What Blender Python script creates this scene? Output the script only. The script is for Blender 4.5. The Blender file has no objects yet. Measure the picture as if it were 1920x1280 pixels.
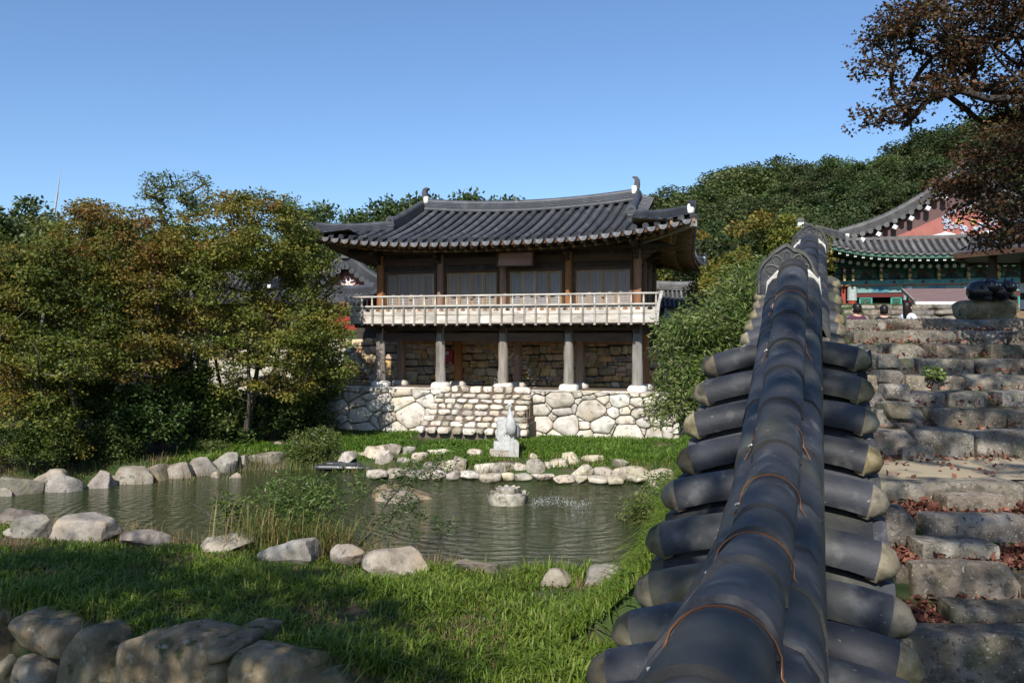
import bpy, math, random
import numpy as np
from mathutils import Vector, Matrix, noise as mnoise
sc = bpy.context.scene
COL = sc.collection
PI = math.pi
sin, cos = math.sin, math.cos
# ------------------------------------------------------------------ camera, sky, sun, exposure
F = 1600.0          # focal length in pixels of the 1920 wide photograph
HOR = 630.0         # image row of the horizon
def P(x, y, d):     # a point seen at pixel x, y at the depth d (metres along +Y); eye level is z = 0
    return Vector(((x - 960.0) / F * d, d, (HOR - y) / F * d))
cam_d = bpy.data.cameras.new('camera')
cam = bpy.data.objects.new('camera', cam_d); COL.objects.link(cam)
cam.location = (0, 0, 0); cam.rotation_euler = (PI / 2, 0, 0)
cam_d.sensor_width = 36; cam_d.lens = 36 * F / 1920
cam_d.shift_y = -(640 - HOR) / 1920
cam_d.clip_start = .05; cam_d.clip_end = 3000
sc.camera = cam
SUN_AZ = math.radians(196)      # compass style: from +Y towards +X
SUN_EL = math.radians(40)
w = bpy.data.worlds.new('World'); sc.world = w; w.use_nodes = True
nt = w.node_tree; nt.nodes.clear()
sky = nt.nodes.new('ShaderNodeTexSky'); sky.sky_type = 'NISHITA'; sky.sun_disc = False
sky.sun_elevation = SUN_EL; sky.sun_rotation = SUN_AZ
sky.altitude = 300; sky.air_density = 1.0; sky.dust_density = .7; sky.ozone_density = 6.5
bg = nt.nodes.new('ShaderNodeBackground'); bg.inputs['Strength'].default_value = .114
wo = nt.nodes.new('ShaderNodeOutputWorld')
nt.links.new(sky.outputs[0], bg.inputs[0]); nt.links.new(bg.outputs[0], wo.inputs[0])
sl = bpy.data.lights.new('sun', 'SUN'); sl.energy = 4.5; sl.angle = math.radians(.53); sl.color = (1, .95, .87)
so = bpy.data.objects.new('sun', sl); COL.objects.link(so)
SUN = Vector((sin(SUN_AZ) * cos(SUN_EL), cos(SUN_AZ) * cos(SUN_EL), sin(SUN_EL)))
so.location = SUN * 60; so.rotation_euler = SUN.to_track_quat('Z', 'Y').to_euler()
vs = sc.view_settings
vs.view_transform = 'Standard'; vs.look = 'None'; vs.exposure = 0.5; vs.gamma = 1; vs.use_curve_mapping = False
sc.render.engine = 'CYCLES'
cy = sc.cycles
cy.max_bounces = 6; cy.diffuse_bounces = 3; cy.glossy_bounces = 3; cy.transmission_bounces = 4; cy.transparent_max_bounces = 6
cy.use_denoising = True
cy.caustics_reflective = False; cy.caustics_refractive = False
# ------------------------------------------------------------------ materials
def lnk(t, a, b): t.links.new(a, b)
def mat(name, cols, scale=3., rough=.8, bump=.25, bscale=25., rnd=.25, spots=None, spec=.3, stretch=(1, 1, 1), detail=6., bdist=.02, huev=.02, top=None):
    m = bpy.data.materials.new(name); m.use_nodes = True
    t = m.node_tree; N = t.nodes; p = N['Principled BSDF']
    tc = N.new('ShaderNodeTexCoord'); oi = N.new('ShaderNodeObjectInfo')
    mp = N.new('ShaderNodeMapping'); mp.inputs['Scale'].default_value = stretch
    ad = N.new('ShaderNodeVectorMath'); ad.operation = 'MULTIPLY_ADD'
    cmb = N.new('ShaderNodeCombineXYZ')
    mu = N.new('ShaderNodeMath'); mu.operation = 'MULTIPLY'; mu.inputs[1].default_value = 37.
    lnk(t, oi.outputs['Random'], mu.inputs[0])
    for k in range(3): lnk(t, mu.outputs[0], cmb.inputs[k])
    ad.inputs[1].default_value = (1, 1, 1)
    lnk(t, tc.outputs['Object'], ad.inputs[0]); lnk(t, cmb.outputs[0], ad.inputs[2])
    lnk(t, ad.outputs[0], mp.inputs['Vector'])
    n1 = N.new('ShaderNodeTexNoise'); n1.inputs['Scale'].default_value = scale; n1.inputs['Detail'].default_value = detail; n1.inputs['Roughness'].default_value = .62
    lnk(t, mp.outputs[0], n1.inputs['Vector'])
    r = N.new('ShaderNodeValToRGB'); e = r.color_ramp.elements
    n = len(cols)
    e[0].position = .3; e[0].color = (*cols[0], 1)
    e[1].position = .7; e[1].color = (*cols[-1], 1)
    for i in range(1, n - 1):
        x = e.new(.3 + .4 * i / (n - 1)); x.color = (*cols[i], 1)
    lnk(t, n1.outputs['Fac'], r.inputs['Fac'])
    c = r.outputs['Color']
    if spots:
        for (sc_, lo, hi, col) in spots:
            n2 = N.new('ShaderNodeTexNoise'); n2.inputs['Scale'].default_value = sc_; n2.inputs['Detail'].default_value = 5
            lnk(t, mp.outputs[0], n2.inputs['Vector'])
            mr = N.new('ShaderNodeMapRange'); mr.inputs['From Min'].default_value = lo; mr.inputs['From Max'].default_value = hi
            lnk(t, n2.outputs['Fac'], mr.inputs['Value'])
            mx = N.new('ShaderNodeMix'); mx.data_type = 'RGBA'
            lnk(t, mr.outputs[0], mx.inputs['Factor']); lnk(t, c, mx.inputs[6]); mx.inputs[7].default_value = (*col, 1)
            c = mx.outputs[2]
    h = N.new('ShaderNodeHueSaturation')
    mr = N.new('ShaderNodeMapRange'); mr.inputs['To Min'].default_value = 1 - rnd; mr.inputs['To Max'].default_value = 1 + rnd
    lnk(t, oi.outputs['Random'], mr.inputs['Value']); lnk(t, mr.outputs[0], h.inputs['Value'])
    wn = N.new('ShaderNodeTexWhiteNoise'); wn.noise_dimensions = '1D'; lnk(t, mu.outputs[0], wn.inputs['W'])
    mr2 = N.new('ShaderNodeMapRange'); mr2.inputs['To Min'].default_value = .5 - huev; mr2.inputs['To Max'].default_value = .5 + huev
    lnk(t, wn.outputs['Value'], mr2.inputs['Value']); lnk(t, mr2.outputs[0], h.inputs['Hue'])
    mr3 = N.new('ShaderNodeMapRange'); mr3.inputs['To Min'].default_value = .65; mr3.inputs['To Max'].default_value = 1.15
    wn2 = N.new('ShaderNodeTexWhiteNoise'); wn2.noise_dimensions = '2D'; lnk(t, cmb.outputs[0], wn2.inputs['Vector'])
    lnk(t, wn2.outputs['Value'], mr3.inputs['Value']); lnk(t, mr3.outputs[0], h.inputs['Saturation'])
    lnk(t, c, h.inputs['Color']); lnk(t, h.outputs[0], p.inputs['Base Color'])
    p.inputs['Roughness'].default_value = rough
    p.inputs['Specular IOR Level'].default_value = spec
    if bump:
        nb = N.new('ShaderNodeTexNoise'); nb.inputs['Scale'].default_value = bscale; nb.inputs['Detail'].default_value = 8; nb.inputs['Roughness'].default_value = .65
        lnk(t, mp.outputs[0], nb.inputs['Vector'])
        b = N.new('ShaderNodeBump'); b.inputs['Strength'].default_value = bump; b.inputs['Distance'].default_value = bdist
        lnk(t, nb.outputs['Fac'], b.inputs['Height']); lnk(t, b.outputs[0], p.inputs['Normal'])
    return m
def plain(name, col, rough=.6, spec=.3, metal=0.):
    m = bpy.data.materials.new(name); m.use_nodes = True
    t = m.node_tree; N = t.nodes; p = N['Principled BSDF']
    tc = N.new('ShaderNodeTexCoord'); n = N.new('ShaderNodeTexNoise'); n.inputs['Scale'].default_value = 6; n.inputs['Detail'].default_value = 6
    lnk(t, tc.outputs['Object'], n.inputs['Vector'])
    mx = N.new('ShaderNodeMix'); mx.data_type = 'RGBA'
    mx.inputs[6].default_value = (*[c * .72 for c in col], 1); mx.inputs[7].default_value = (*[min(1, c * 1.2) for c in col], 1)
    lnk(t, n.outputs['Fac'], mx.inputs['Factor']); lnk(t, mx.outputs[2], p.inputs['Base Color'])
    p.inputs['Roughness'].default_value = rough; p.inputs['Specular IOR Level'].default_value = spec; p.inputs['Metallic'].default_value = metal
    return m
def leafmat(name, cols, trans=.35, rough=.5, rnd=.15):
    m = bpy.data.materials.new(name); m.use_nodes = True
    t = m.node_tree; N = t.nodes; p = N['Principled BSDF']; out = N['Material Output']
    a = N.new('ShaderNodeAttribute'); a.attribute_name = 'tint'
    r = N.new('ShaderNodeValToRGB'); e = r.color_ramp.elements; n = len(cols)
    e[0].position = 0; e[0].color = (*cols[0], 1); e[1].position = 1; e[1].color = (*cols[-1], 1)
    for i in range(1, n - 1):
        x = e.new(i / (n - 1)); x.color = (*cols[i], 1)
    lnk(t, a.outputs['Fac'], r.inputs['Fac'])
    oi = N.new('ShaderNodeObjectInfo'); h = N.new('ShaderNodeHueSaturation')
    mr = N.new('ShaderNodeMapRange'); mr.inputs['To Min'].default_value = 1 - rnd; mr.inputs['To Max'].default_value = 1 + rnd
    lnk(t, oi.outputs['Random'], mr.inputs['Value']); lnk(t, mr.outputs[0], h.inputs['Value'])
    wn = N.new('ShaderNodeTexWhiteNoise'); wn.noise_dimensions = '1D'; lnk(t, oi.outputs['Random'], wn.inputs['W'])
    mr2 = N.new('ShaderNodeMapRange'); mr2.inputs['To Min'].default_value = .48; mr2.inputs['To Max'].default_value = .515
    lnk(t, wn.outputs['Value'], mr2.inputs['Value']); lnk(t, mr2.outputs[0], h.inputs['Hue'])
    lnk(t, r.outputs[0], h.inputs['Color']); lnk(t, h.outputs[0], p.inputs['Base Color'])
    p.inputs['Roughness'].default_value = rough; p.inputs['Specular IOR Level'].default_value = .35
    tr = N.new('ShaderNodeBsdfTranslucent'); lnk(t, h.outputs[0], tr.inputs['Color'])
    ms = N.new('ShaderNodeMixShader'); ms.inputs[0].default_value = trans
    lnk(t, p.outputs[0], ms.inputs[1]); lnk(t, tr.outputs[0], ms.inputs[2]); lnk(t, ms.outputs[0], out.inputs['Surface'])
    return m
# ------------------------------------------------------------------ meshes and objects
class MB:
    def __init__(s): s.v = []; s.f = []
    def add(s, vs, fs):
        o = len(s.v); s.v.extend([tuple(q) for q in vs]); s.f.extend([tuple(i + o for i in f) for f in fs]); return s
    def box(s, c, size, M=None, taper=1.):
        x, y, z = size[0] / 2, size[1] / 2, size[2] / 2
        vs = []
        for dz in (-z, z):
            k = taper if dz > 0 else 1.
            for dx, dy in ((-x, -y), (x, -y), (x, y), (-x, y)): vs.append(Vector((dx * k, dy * k, dz)))
        if M: vs = [M @ q for q in vs]
        c = Vector(c)
        return s.add([q + c for q in vs], [(3, 2, 1, 0), (4, 5, 6, 7), (0, 1, 5, 4), (1, 2, 6, 5), (2, 3, 7, 6), (3, 0, 4, 7)])
    def bar(s, a, b, wd, ht, up=(0, 0, 1)):
        a, b = Vector(a), Vector(b); d = (b - a); L = d.length; d.normalize()
        r = d.cross(Vector(up)).normalized(); u = r.cross(d)
        vs = []
        for q in (a, b):
            for i, j in ((-1, -1), (1, -1), (1, 1), (-1, 1)): vs.append(q + r * (i * wd / 2) + u * (j * ht / 2))
        return s.add(vs, [(0, 1, 2, 3)[::-1], (4, 5, 6, 7), (0, 1, 5, 4), (1, 2, 6, 5), (2, 3, 7, 6), (3, 0, 4, 7)])
    def tube(s, pts, rad, n=8, cap=True):
        pts = [Vector(q) for q in pts]
        if not hasattr(rad, '__len__'): rad = [rad] * len(pts)
        o = len(s.v); ref = Vector((.13, .31, .95))
        for i, q in enumerate(pts):
            d = (pts[min(i + 1, len(pts) - 1)] - pts[max(i - 1, 0)])
            if d.length < 1e-9: d = Vector((0, 0, 1))
            d.normalize(); rr = ref if abs(d.dot(ref)) < .95 else Vector((1, 0, 0))
            a = d.cross(rr).normalized(); b = d.cross(a)
            for k in range(n):
                an = 2 * PI * k / n; s.v.append(tuple(q + a * (rad[i] * cos(an)) + b * (rad[i] * sin(an))))
        for i in range(len(pts) - 1):
            for k in range(n):
                k2 = (k + 1) % n; s.f.append((o + i * n + k2, o + i * n + k, o + (i + 1) * n + k, o + (i + 1) * n + k2))
        if cap:
            s.f.append(tuple(o + k for k in range(n))); s.f.append(tuple(o + (len(pts) - 1) * n + k for k in range(n))[::-1])
        return s
    def sweep(s, prof, path, up=(0, 0, 1), closed=True, cap=True, scales=None):
        # prof: (side, up) pairs, path: points; sides perpendicular to the path
        path = [Vector(q) for q in path]; o = len(s.v); n = len(prof); up = Vector(up)
        for i, q in enumerate(path):
            d = path[min(i + 1, len(path) - 1)] - path[max(i - 1, 0)]; d.normalize()
            r = d.cross(up).normalized(); u = r.cross(d).normalized()
            k = scales[i] if scales else 1.
            for a, b in prof: s.v.append(tuple(q + r * (a * k) + u * (b * k)))
        m = n if closed else n - 1
        for i in range(len(path) - 1):
            for k in range(m):
                k2 = (k + 1) % n; s.f.append((o + i * n + k, o + i * n + k2, o + (i + 1) * n + k2, o + (i + 1) * n + k))
        if closed and cap:
            s.f.append(tuple(o + k for k in range(n))[::-1]); s.f.append(tuple(o + (len(path) - 1) * n + k for k in range(n)))
        return s
    def lathe(s, prof, n=16, c=(0, 0, 0), wob=None):
        o = len(s.v)
        for j, (r, z) in enumerate(prof):
            for k in range(n):
                a = 2 * PI * k / n; q = r * (1 + (wob(a, j) if wob else 0))
                s.v.append((c[0] + q * cos(a), c[1] + q * sin(a), c[2] + z))
        for j in range(len(prof) - 1):
            for k in range(n):
                k2 = (k + 1) % n; s.f.append((o + j * n + k, o + j * n + k2, o + (j + 1) * n + k2, o + (j + 1) * n + k))
        s.f.append(tuple(o + k for k in range(n))[::-1]); s.f.append(tuple(o + (len(prof) - 1) * n + k for k in range(n)))
        return s
    def prism(s, poly, fr, to):   # poly: 3D points of a face, extruded from offset fr to offset to (vectors)
        n = len(poly); fr, to = Vector(fr), Vector(to)
        vs = [Vector(q) + fr for q in poly] + [Vector(q) + to for q in poly]
        return s.add(vs, [tuple(range(n))[::-1], tuple(range(n, 2 * n))] + [(i, (i + 1) % n, n + (i + 1) % n, n + i) for i in range(n)])
    def grid(s, fn, nu, nv, flip=False):
        o = len(s.v)
        for j in range(nv + 1):
            for i in range(nu + 1): s.v.append(tuple(fn(i / nu, j / nv)))
        for j in range(nv):
            for i in range(nu):
                a = o + j * (nu + 1) + i; q = (a, a + 1, a + nu + 2, a + nu + 1); s.f.append(q[::-1] if flip else q)
        return s
    def mesh(s, name, m=None, smooth=None):
        me = bpy.data.meshes.new(name); me.from_pydata(s.v, [], s.f); me.update()
        if m is not None: me.materials.append(m)
        if smooth is not None:
            me.polygons.foreach_set('use_smooth', [True] * len(me.polygons))
            if smooth < 179: me.set_sharp_from_angle(angle=math.radians(smooth))
        return me
    def build(s, name, m, parent=None, smooth=None, **kw):
        return obj(name, s.mesh(name, m, smooth), parent, **kw)
def obj(name, me, parent=None, loc=None, rot=None, kind=None):
    o = bpy.data.objects.new(name, me); COL.objects.link(o)
    if parent is not None:
        o.parent = parent
        if loc is None: loc = tuple(-q for q in OFF.get(parent.name, (0, 0, 0)))
    if loc is not None: o.location = loc
    if rot is not None: o.rotation_euler = rot
    if kind: o['kind'] = kind
    return o
def tag(o, label=None, cat=None, group=None, kind=None):
    if label: o['label'] = label
    if cat: o['category'] = cat
    if group: o['group'] = group
    if kind: o['kind'] = kind
    return o
OFF = {}           # geometry of a thing's children may be given from another origin than the thing's base
def thing(name, label, cat, loc=(0, 0, 0), rz=0., group=None, off=None):
    o = bpy.data.objects.new(name, None); COL.objects.link(o); o.location = loc; o.rotation_euler = (0, 0, rz)
    o.empty_display_size = .2
    if off is not None: OFF[o.name] = tuple(off)
    return tag(o, label, cat, group)
def copy_tree(o, parent=None):
    c = o.copy(); COL.objects.link(c); c.parent = parent
    for ch in list(o.children): copy_tree(ch, c)
    return c
def tris(name, V, T, m, tint=None, smooth=False):   # numpy: V (n,3), T (k,3)
    me = bpy.data.meshes.new(name)
    V = np.asarray(V, dtype=np.float32); T = np.asarray(T, dtype=np.int32)
    me.vertices.add(len(V)); me.vertices.foreach_set('co', V.ravel())
    me.loops.add(T.size); me.loops.foreach_set('vertex_index', T.ravel())
    me.polygons.add(len(T)); me.polygons.foreach_set('loop_start', np.arange(0, T.size, 3, dtype=np.int32))
    if smooth: me.polygons.foreach_set('use_smooth', np.ones(len(T), dtype=bool))
    me.update(calc_edges=True)
    if tint is not None:
        at = me.attributes.new('tint', 'FLOAT', 'FACE'); at.data.foreach_set('value', np.asarray(tint, dtype=np.float32))
    me.materials.append(m)
    return me
# ------------------------------------------------------------------ stones
def rboxgrid(n=(3, 3, 3)):
    """surface grid of a unit cube as verts + quads"""
    key = {}; V = []; Fc = []
    def vid(p):
        k = tuple(round(q, 5) for q in p)
        if k not in key: key[k] = len(V); V.append(k)
        return key[k]
    for ax in range(3):
        a, b = [(1, 2), (2, 0), (0, 1)][ax]
        for sgn in (-1, 1):
            for i in range(n[a]):
                for j in range(n[b]):
                    q = []
                    for di, dj in ((0, 0), (1, 0), (1, 1), (0, 1)):
                        p = [0, 0, 0]; p[ax] = sgn; p[a] = -1 + 2 * (i + di) / n[a]; p[b] = -1 + 2 * (j + dj) / n[b]
                        q.append(vid(p))
                    Fc.append(tuple(q) if sgn > 0 else tuple(q[::-1]))
    return V, Fc
_RB = {}
def stone_block(seed, sx, sy, sz, n=(4, 3, 3), pw=5., amp=.06, cuts=3, taper=.0, foot=0., cut0=.72):
    if n not in _RB: _RB[n] = rboxgrid(n)
    V0, Fc = _RB[n]
    rg = random.Random(seed); off = Vector((rg.uniform(-50, 50), rg.uniform(-50, 50), rg.uniform(-50, 50)))
    pl = []
    for k in range(cuts):
        d = Vector((rg.gauss(0, 1), rg.gauss(0, 1), rg.gauss(0, 1))).normalized(); pl.append((d, rg.uniform(cut0, .95)))
    mn = min(sx, sy, sz); V = []
    for p in V0:
        q = Vector(p); L = (abs(q.x) ** pw + abs(q.y) ** pw + abs(q.z) ** pw) ** (1 / pw); q /= L
        for d, c in pl:
            e = q.dot(d) - c
            if e > 0: q -= d * e * .9
        q.x *= 1 - taper * q.z
        w_ = Vector((q.x * sx / 2, q.y * sy / 2, q.z * sz / 2))
        f1 = 1.3 / max(mn, .05)
        w_ += mnoise.noise_vector((w_ * f1 * .6) + off) * amp * mn + mnoise.noise_vector(w_ * f1 * 1.9 + off) * amp * .35 * mn
        if n[0] > 8: w_ += mnoise.noise_vector(w_ * f1 * 4.3 + off) * amp * .22 * mn
        V.append(w_)
    m = MB(); m.add(V, Fc); return m
def voronoi(pts, x0, x1, y0, y1, ax=1., wt=None):
    out = []
    for i, (px, py) in enumerate(pts):
        poly = [(x0, y0), (x1, y0), (x1, y1), (x0, y1)]
        nb = sorted(range(len(pts)), key=lambda j: ((pts[j][0] - px) * ax) ** 2 + (pts[j][1] - py) ** 2)[1:(22 if wt is None else 45)]
        for j in nb:
            qx, qy = pts[j]
            # metric with x scaled by ax
            nx, ny = (qx - px) * ax * ax, (qy - py)
            c = ((qx * qx - px * px) * ax * ax + (qy * qy - py * py)) / 2
            if wt: c -= (wt[j] ** 2 - wt[i] ** 2) / 2
            poly = clip(poly, nx, ny, c)
            if len(poly) < 3: break
        out.append(poly)
    return out
def clip(poly, nx, ny, c):
    r = []
    for k in range(len(poly)):
        a, b = poly[k], poly[(k + 1) % len(poly)]
        da, db = a[0] * nx + a[1] * ny - c, b[0] * nx + b[1] * ny - c
        if da <= 0: r.append(a)
        if (da < 0 < db) or (db < 0 < da):
            t = da / (da - db); r.append((a[0] + (b[0] - a[0]) * t, a[1] + (b[1] - a[1]) * t))
    return r
def inset(poly, g):
    r = list(poly)
    n = len(poly)
    for k in range(n):
        a, b = poly[k], poly[(k + 1) % n]
        ex, ey = b[0] - a[0], b[1] - a[1]; L = math.hypot(ex, ey)
        if L < 1e-6: continue
        nx, ny = ey / L, -ex / L       # outward for a CCW polygon
        r = clip(r, nx, ny, a[0] * nx + a[1] * ny - g)
        if len(r) < 3: return []
    return r
def chaikin(poly, k=.22):
    r = []
    for i in range(len(poly)):
        a, b = poly[i], poly[(i + 1) % len(poly)]
        r.append((a[0] + (b[0] - a[0]) * k, a[1] + (b[1] - a[1]) * k)); r.append((a[0] + (b[0] - a[0]) * (1 - k), a[1] + (b[1] - a[1]) * (1 - k)))
    return r
def stone_face(poly, depth, bulge, rg, gap=.012, soft=.22, rough=.012):
    """stone with outline poly in the (x, z) plane, its face towards -y; returns MB (about 60 triangles)"""
    p = inset(poly, gap)
    if len(p) < 3: return None
    p = chaikin(p, soft)
    if len(p) < 9: p = chaikin(p, .25)
    cx = sum(q[0] for q in p) / len(p); cz = sum(q[1] for q in p) / len(p); n = len(p)
    tx, tz = rg.uniform(-.25, .25) * bulge, rg.uniform(-.25, .25) * bulge
    m = MB(); V = []
    span = max(abs(q[0] - cx) for q in p) + 1e-6
    for (k, y) in ((1., depth), (1., 0.), (.9, -bulge * .62), (.62, -bulge)):
        for (x, z) in p:
            j = rough if k < 1 else rough * .5
            V.append((cx + (x - cx) * k + rg.uniform(-j, j) * .6, y + (0 if k == 1. else tx * (x - cx) / span + tz * (z - cz) / span) + (rg.uniform(-j, j) if k < 1 else 0), cz + (z - cz) * k + rg.uniform(-j, j) * .6))
    V.append((cx, -bulge * rg.uniform(.9, 1.15), cz))
    Fc = []
    for r_ in range(3):
        for i in range(n):
            i2 = (i + 1) % n; Fc.append((r_ * n + i, r_ * n + i2, (r_ + 1) * n + i2, (r_ + 1) * n + i))
    for i in range(n): Fc.append((3 * n + i, 3 * n + (i + 1) % n, 4 * n))
    m.add(V, Fc); return m
# ------------------------------------------------------------------ plants
def leaf_cloud(C, R, per, size, rng, flat=.55, elong=1.7, tint0=None, droop=0., tvar=.22):
    """C (k,3) cluster centres, R radii, per = leaves per cluster -> V, T, tint (two triangles per leaf, folded along its rib)"""
    k = len(C); n = k * per
    c = np.repeat(np.asarray(C, float), per, axis=0); r = np.repeat(np.broadcast_to(np.asarray(R, float), (k,)), per)
    g = rng.normal(size=(n, 3)); g /= np.linalg.norm(g, axis=1)[:, None]
    rad = rng.random(n) ** .45
    p = c + g * (r * rad)[:, None] * np.array([1, 1, flat])
    ax = rng.normal(size=(n, 3)); ax[:, 2] = ax[:, 2] * .5 - droop; ax += g * .5; ax /= np.linalg.norm(ax, axis=1)[:, None]
    up = rng.normal(size=(n, 3)) * .75; up[:, 2] += .8
    sd = np.cross(ax, up); sd /= np.linalg.norm(sd, axis=1)[:, None] + 1e-9
    nn = np.cross(sd, ax)
    s = size * rng.uniform(.65, 1.3, n); w_ = s / elong * .5
    a = p; b = p + ax * s[:, None]
    mid = p + ax * (s * .45)[:, None] + nn * (w_ * .35)[:, None]
    l = mid + sd * w_[:, None]; q = mid - sd * w_[:, None]
    V = np.stack([a, l, b, q], axis=1).reshape(-1, 3)
    i = np.arange(n) * 4
    T = np.stack([np.stack([i, i + 2, i + 1], 1), np.stack([i, i + 3, i + 2], 1)], 1).reshape(-1, 3)
    t0 = np.full(k, .5) if tint0 is None else np.asarray(tint0, float)
    t = np.clip(np.repeat(t0, per) + rng.normal(size=n) * tvar, 0, 1)
    return V, T, np.repeat(t, 2)
def blades(B, H, W, rng, lean=.5, nsegs=2, dirs=None):
    """grass blades: B (n,3) roots, H heights, W widths -> V, T"""
    n = len(B); a = rng.random(n) * 2 * PI if dirs is None else dirs
    d = np.stack([np.cos(a), np.sin(a), np.zeros(n)], 1); s = np.stack([-np.sin(a + rng.normal(size=n) * .5), np.cos(a), np.zeros(n)], 1)
    ln = np.abs(rng.normal(size=n)) * lean + .12
    h = np.asarray(H)[:, None]; w_ = np.asarray(W)[:, None] * .5; up = np.array([0, 0, 1.])
    l = ln[:, None]
    m1 = B + d * h * l * .28 + up * h * .55; tip = B + d * h * l * 1.05 + up * h * np.clip(1 - .45 * l * l, .15, 1)
    m2 = B + d * h * l * .62 + up * h * np.clip(.86 - .12 * l, .3, 1)
    V = np.stack([B - s * w_, B + s * w_, m1 - s * w_ * .95, m1 + s * w_ * .95, m2 - s * w_ * .6, m2 + s * w_ * .6, tip], 1).reshape(-1, 3)
    i = np.arange(n) * 7
    T = np.stack([np.stack(q, 1) for q in ((i, i + 1, i + 2), (i + 1, i + 3, i + 2), (i + 2, i + 3, i + 4), (i + 3, i + 5, i + 4), (i + 4, i + 5, i + 6))], 1).reshape(-1, 3)
    return V, T, 5
def skeleton(roots, targets, rg, step=.5, sag=.0):
    """nodes of a branching tree: roots = list of polylines (stems); each target joins the nearest node. returns list of (path, r0, r1) tubes"""
    N = []; par = []; kid = []
    for pl in roots:
        for i, q in enumerate(pl):
            par.append(len(N) - 1 if i else -1); N.append(Vector(q)); kid.append(0)
    base = N[0]
    for tg in sorted(targets, key=lambda q: (q - base).length):
        best, bd = 0, 1e9
        for i, q in enumerate(N):
            if q.z > tg.z + .3: continue
            dd = (tg - q).length * (1 + .4 * max(0, (q.z - tg.z + .2)))
            if dd < bd: bd, best = dd, i
        q = N[best]; L = (tg - q).length; k = max(1, int(L / step)); pr = best
        bend = Vector((rg.uniform(-1, 1), rg.uniform(-1, 1), rg.uniform(0, .8))) * L * .12
        for j in range(1, k + 1):
            f = j / k; pt = q.lerp(tg, f) + bend * (4 * f * (1 - f)) - Vector((0, 0, sag * f * f * L))
            par.append(pr); N.append(pt); kid.append(0); pr = len(N) - 1
    load = [0.] * len(N)
    ch = [[] for _ in N]
    for i, p in enumerate(par):
        if p >= 0: ch[p].append(i)
    for i in range(len(N) - 1, -1, -1):
        load[i] += 1. if not ch[i] else 0.
        if par[i] >= 0: load[par[i]] += load[i]
    return N, par, load
def skin_tree(N, par, load, rmax, rmin, n=5, pw=.45, minload=0):
    m = MB(); mx = max(load)
    R = [max(rmin, rmax * (l / mx) ** pw) for l in load]
    ch = [[] for _ in N]
    for i, p in enumerate(par):
        if p >= 0: ch[p].append(i)
    started = set()
    st = [i for i, p in enumerate(par) if p < 0]
    while st:
        i = st.pop()
        path = [i]
        if par[i] >= 0: path = [par[i], i]
        while ch[path[-1]]:
            c = sorted(ch[path[-1]], key=lambda k: -load[k]); st.extend(c[1:]); path.append(c[0])
        if len(path) > 1:
            rr = [R[q] for q in path]
            if par[i] >= 0: rr[0] = min(R[path[0]], R[i] * 1.1)
            if load[path[1]] >= minload: m.tube([N[q] for q in path], rr, n, cap=False)
    return m
# ================================================================== materials used all over
M = {}
M['soil'] = mat('soil', [(.035, .026, .016), (.075, .058, .036), (.11, .09, .06)], scale=1.2, bump=.5, bscale=14, bdist=.04, rnd=0, huev=0, spots=[(.7, .42, .55, (.035, .06, .014))])
M['sand'] = mat('sandy_earth', [(.30, .25, .17), (.38, .32, .23)], scale=2, bump=.3, bscale=60, rnd=0, huev=0)
M['granite'] = mat('warm_granite', [(.20, .165, .12), (.40, .35, .27), (.52, .47, .39)], scale=5, bump=.55, bscale=18, bdist=.025, rnd=.3, huev=.018, spots=[(9, .56, .68, (.13, .115, .095)), (2.2, .56, .70, (.40, .32, .21))])
M['pale'] = mat('pale_granite', [(.33,.285,.22),(.53,.48,.40),(.66,.62,.54)], scale=4, bump=.5, bscale=20, bdist=.02, rnd=.25, huev=.015, spots=[(7, .60, .70, (.17, .16, .145)), (1.8, .54, .66, (.50, .43, .33))])
M['bark_dark'] = mat('dark_bark', [(.018, .015, .012), (.04, .033, .027), (.075, .065, .055)], scale=9, stretch=(1, 1, .25), bump=.6, bscale=22, rnd=.1)
M['beige'] = mat('beige_stone', [(.28,.165,.07),(.47,.31,.15),(.58,.43,.25)], scale=4, bump=.5, bscale=20, bdist=.02, rnd=.3, huev=.02, spots=[(3, .56, .66, (.22, .20, .17))])
M['step'] = mat('stair_stone', [(0.0828, 0.0644, 0.0442), (0.184, 0.1546, 0.115), (0.3128, 0.276, 0.2208)], scale=4, bump=.9, bscale=11, bdist=.035, rnd=.22, huev=.012, spots=[(6, .55, .66, (.085, .075, .055)), (3, .58, .70, (.15, .145, .08)), (26, .58, .64, (.10, .085, .065)), (40, .62, .68, (.40, .37, .32))])
M['boulder'] = mat('boulder_stone', [(.12,.102,.078),(.25,.215,.17),(.38,.34,.285)], scale=3.5, bump=.8, bscale=12, bdist=.035, rnd=.22, huev=.016, spots=[(7, .57, .68, (.14, .13, .11)), (2.3, .58, .68, (.32, .26, .18))])
M['mossy'] = mat('mossy_stone', [(.085,.066,.038),(.19,.15,.09),(.30,.25,.165)], scale=3, bump=.8, bscale=11, bdist=.04, rnd=.2, huev=.015, spots=[(5, .56, .66, (.05, .055, .022)), (9, .58, .7, (.25, .23, .18))])
M['mortar'] = mat('mud_mortar', [(.10, .07, .045), (.17, .125, .085)], scale=8, bump=.4, rnd=0, huev=0)
M['dark_mortar'] = mat('dark_joint', [(.03, .025, .018), (.07, .055, .04)], scale=8, bump=.4, rnd=0, huev=0)
M['tile'] = mat('roof_tile', [(0.027, 0.0288, 0.0333), (0.0468, 0.0495, 0.0567), (0.0702, 0.0729, 0.081)], scale=2.5, rough=.5, bump=.25, bscale=30, rnd=.25, huev=.01, spec=.45, spots=[(2.2, .60, .72, (.10, .10, .09))])
M['roofbed'] = mat('roof_trough_tile', [(.02, .021, .024), (.04, .042, .047)], scale=4, rough=.65, bump=.3, rnd=.1, huev=0)
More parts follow.
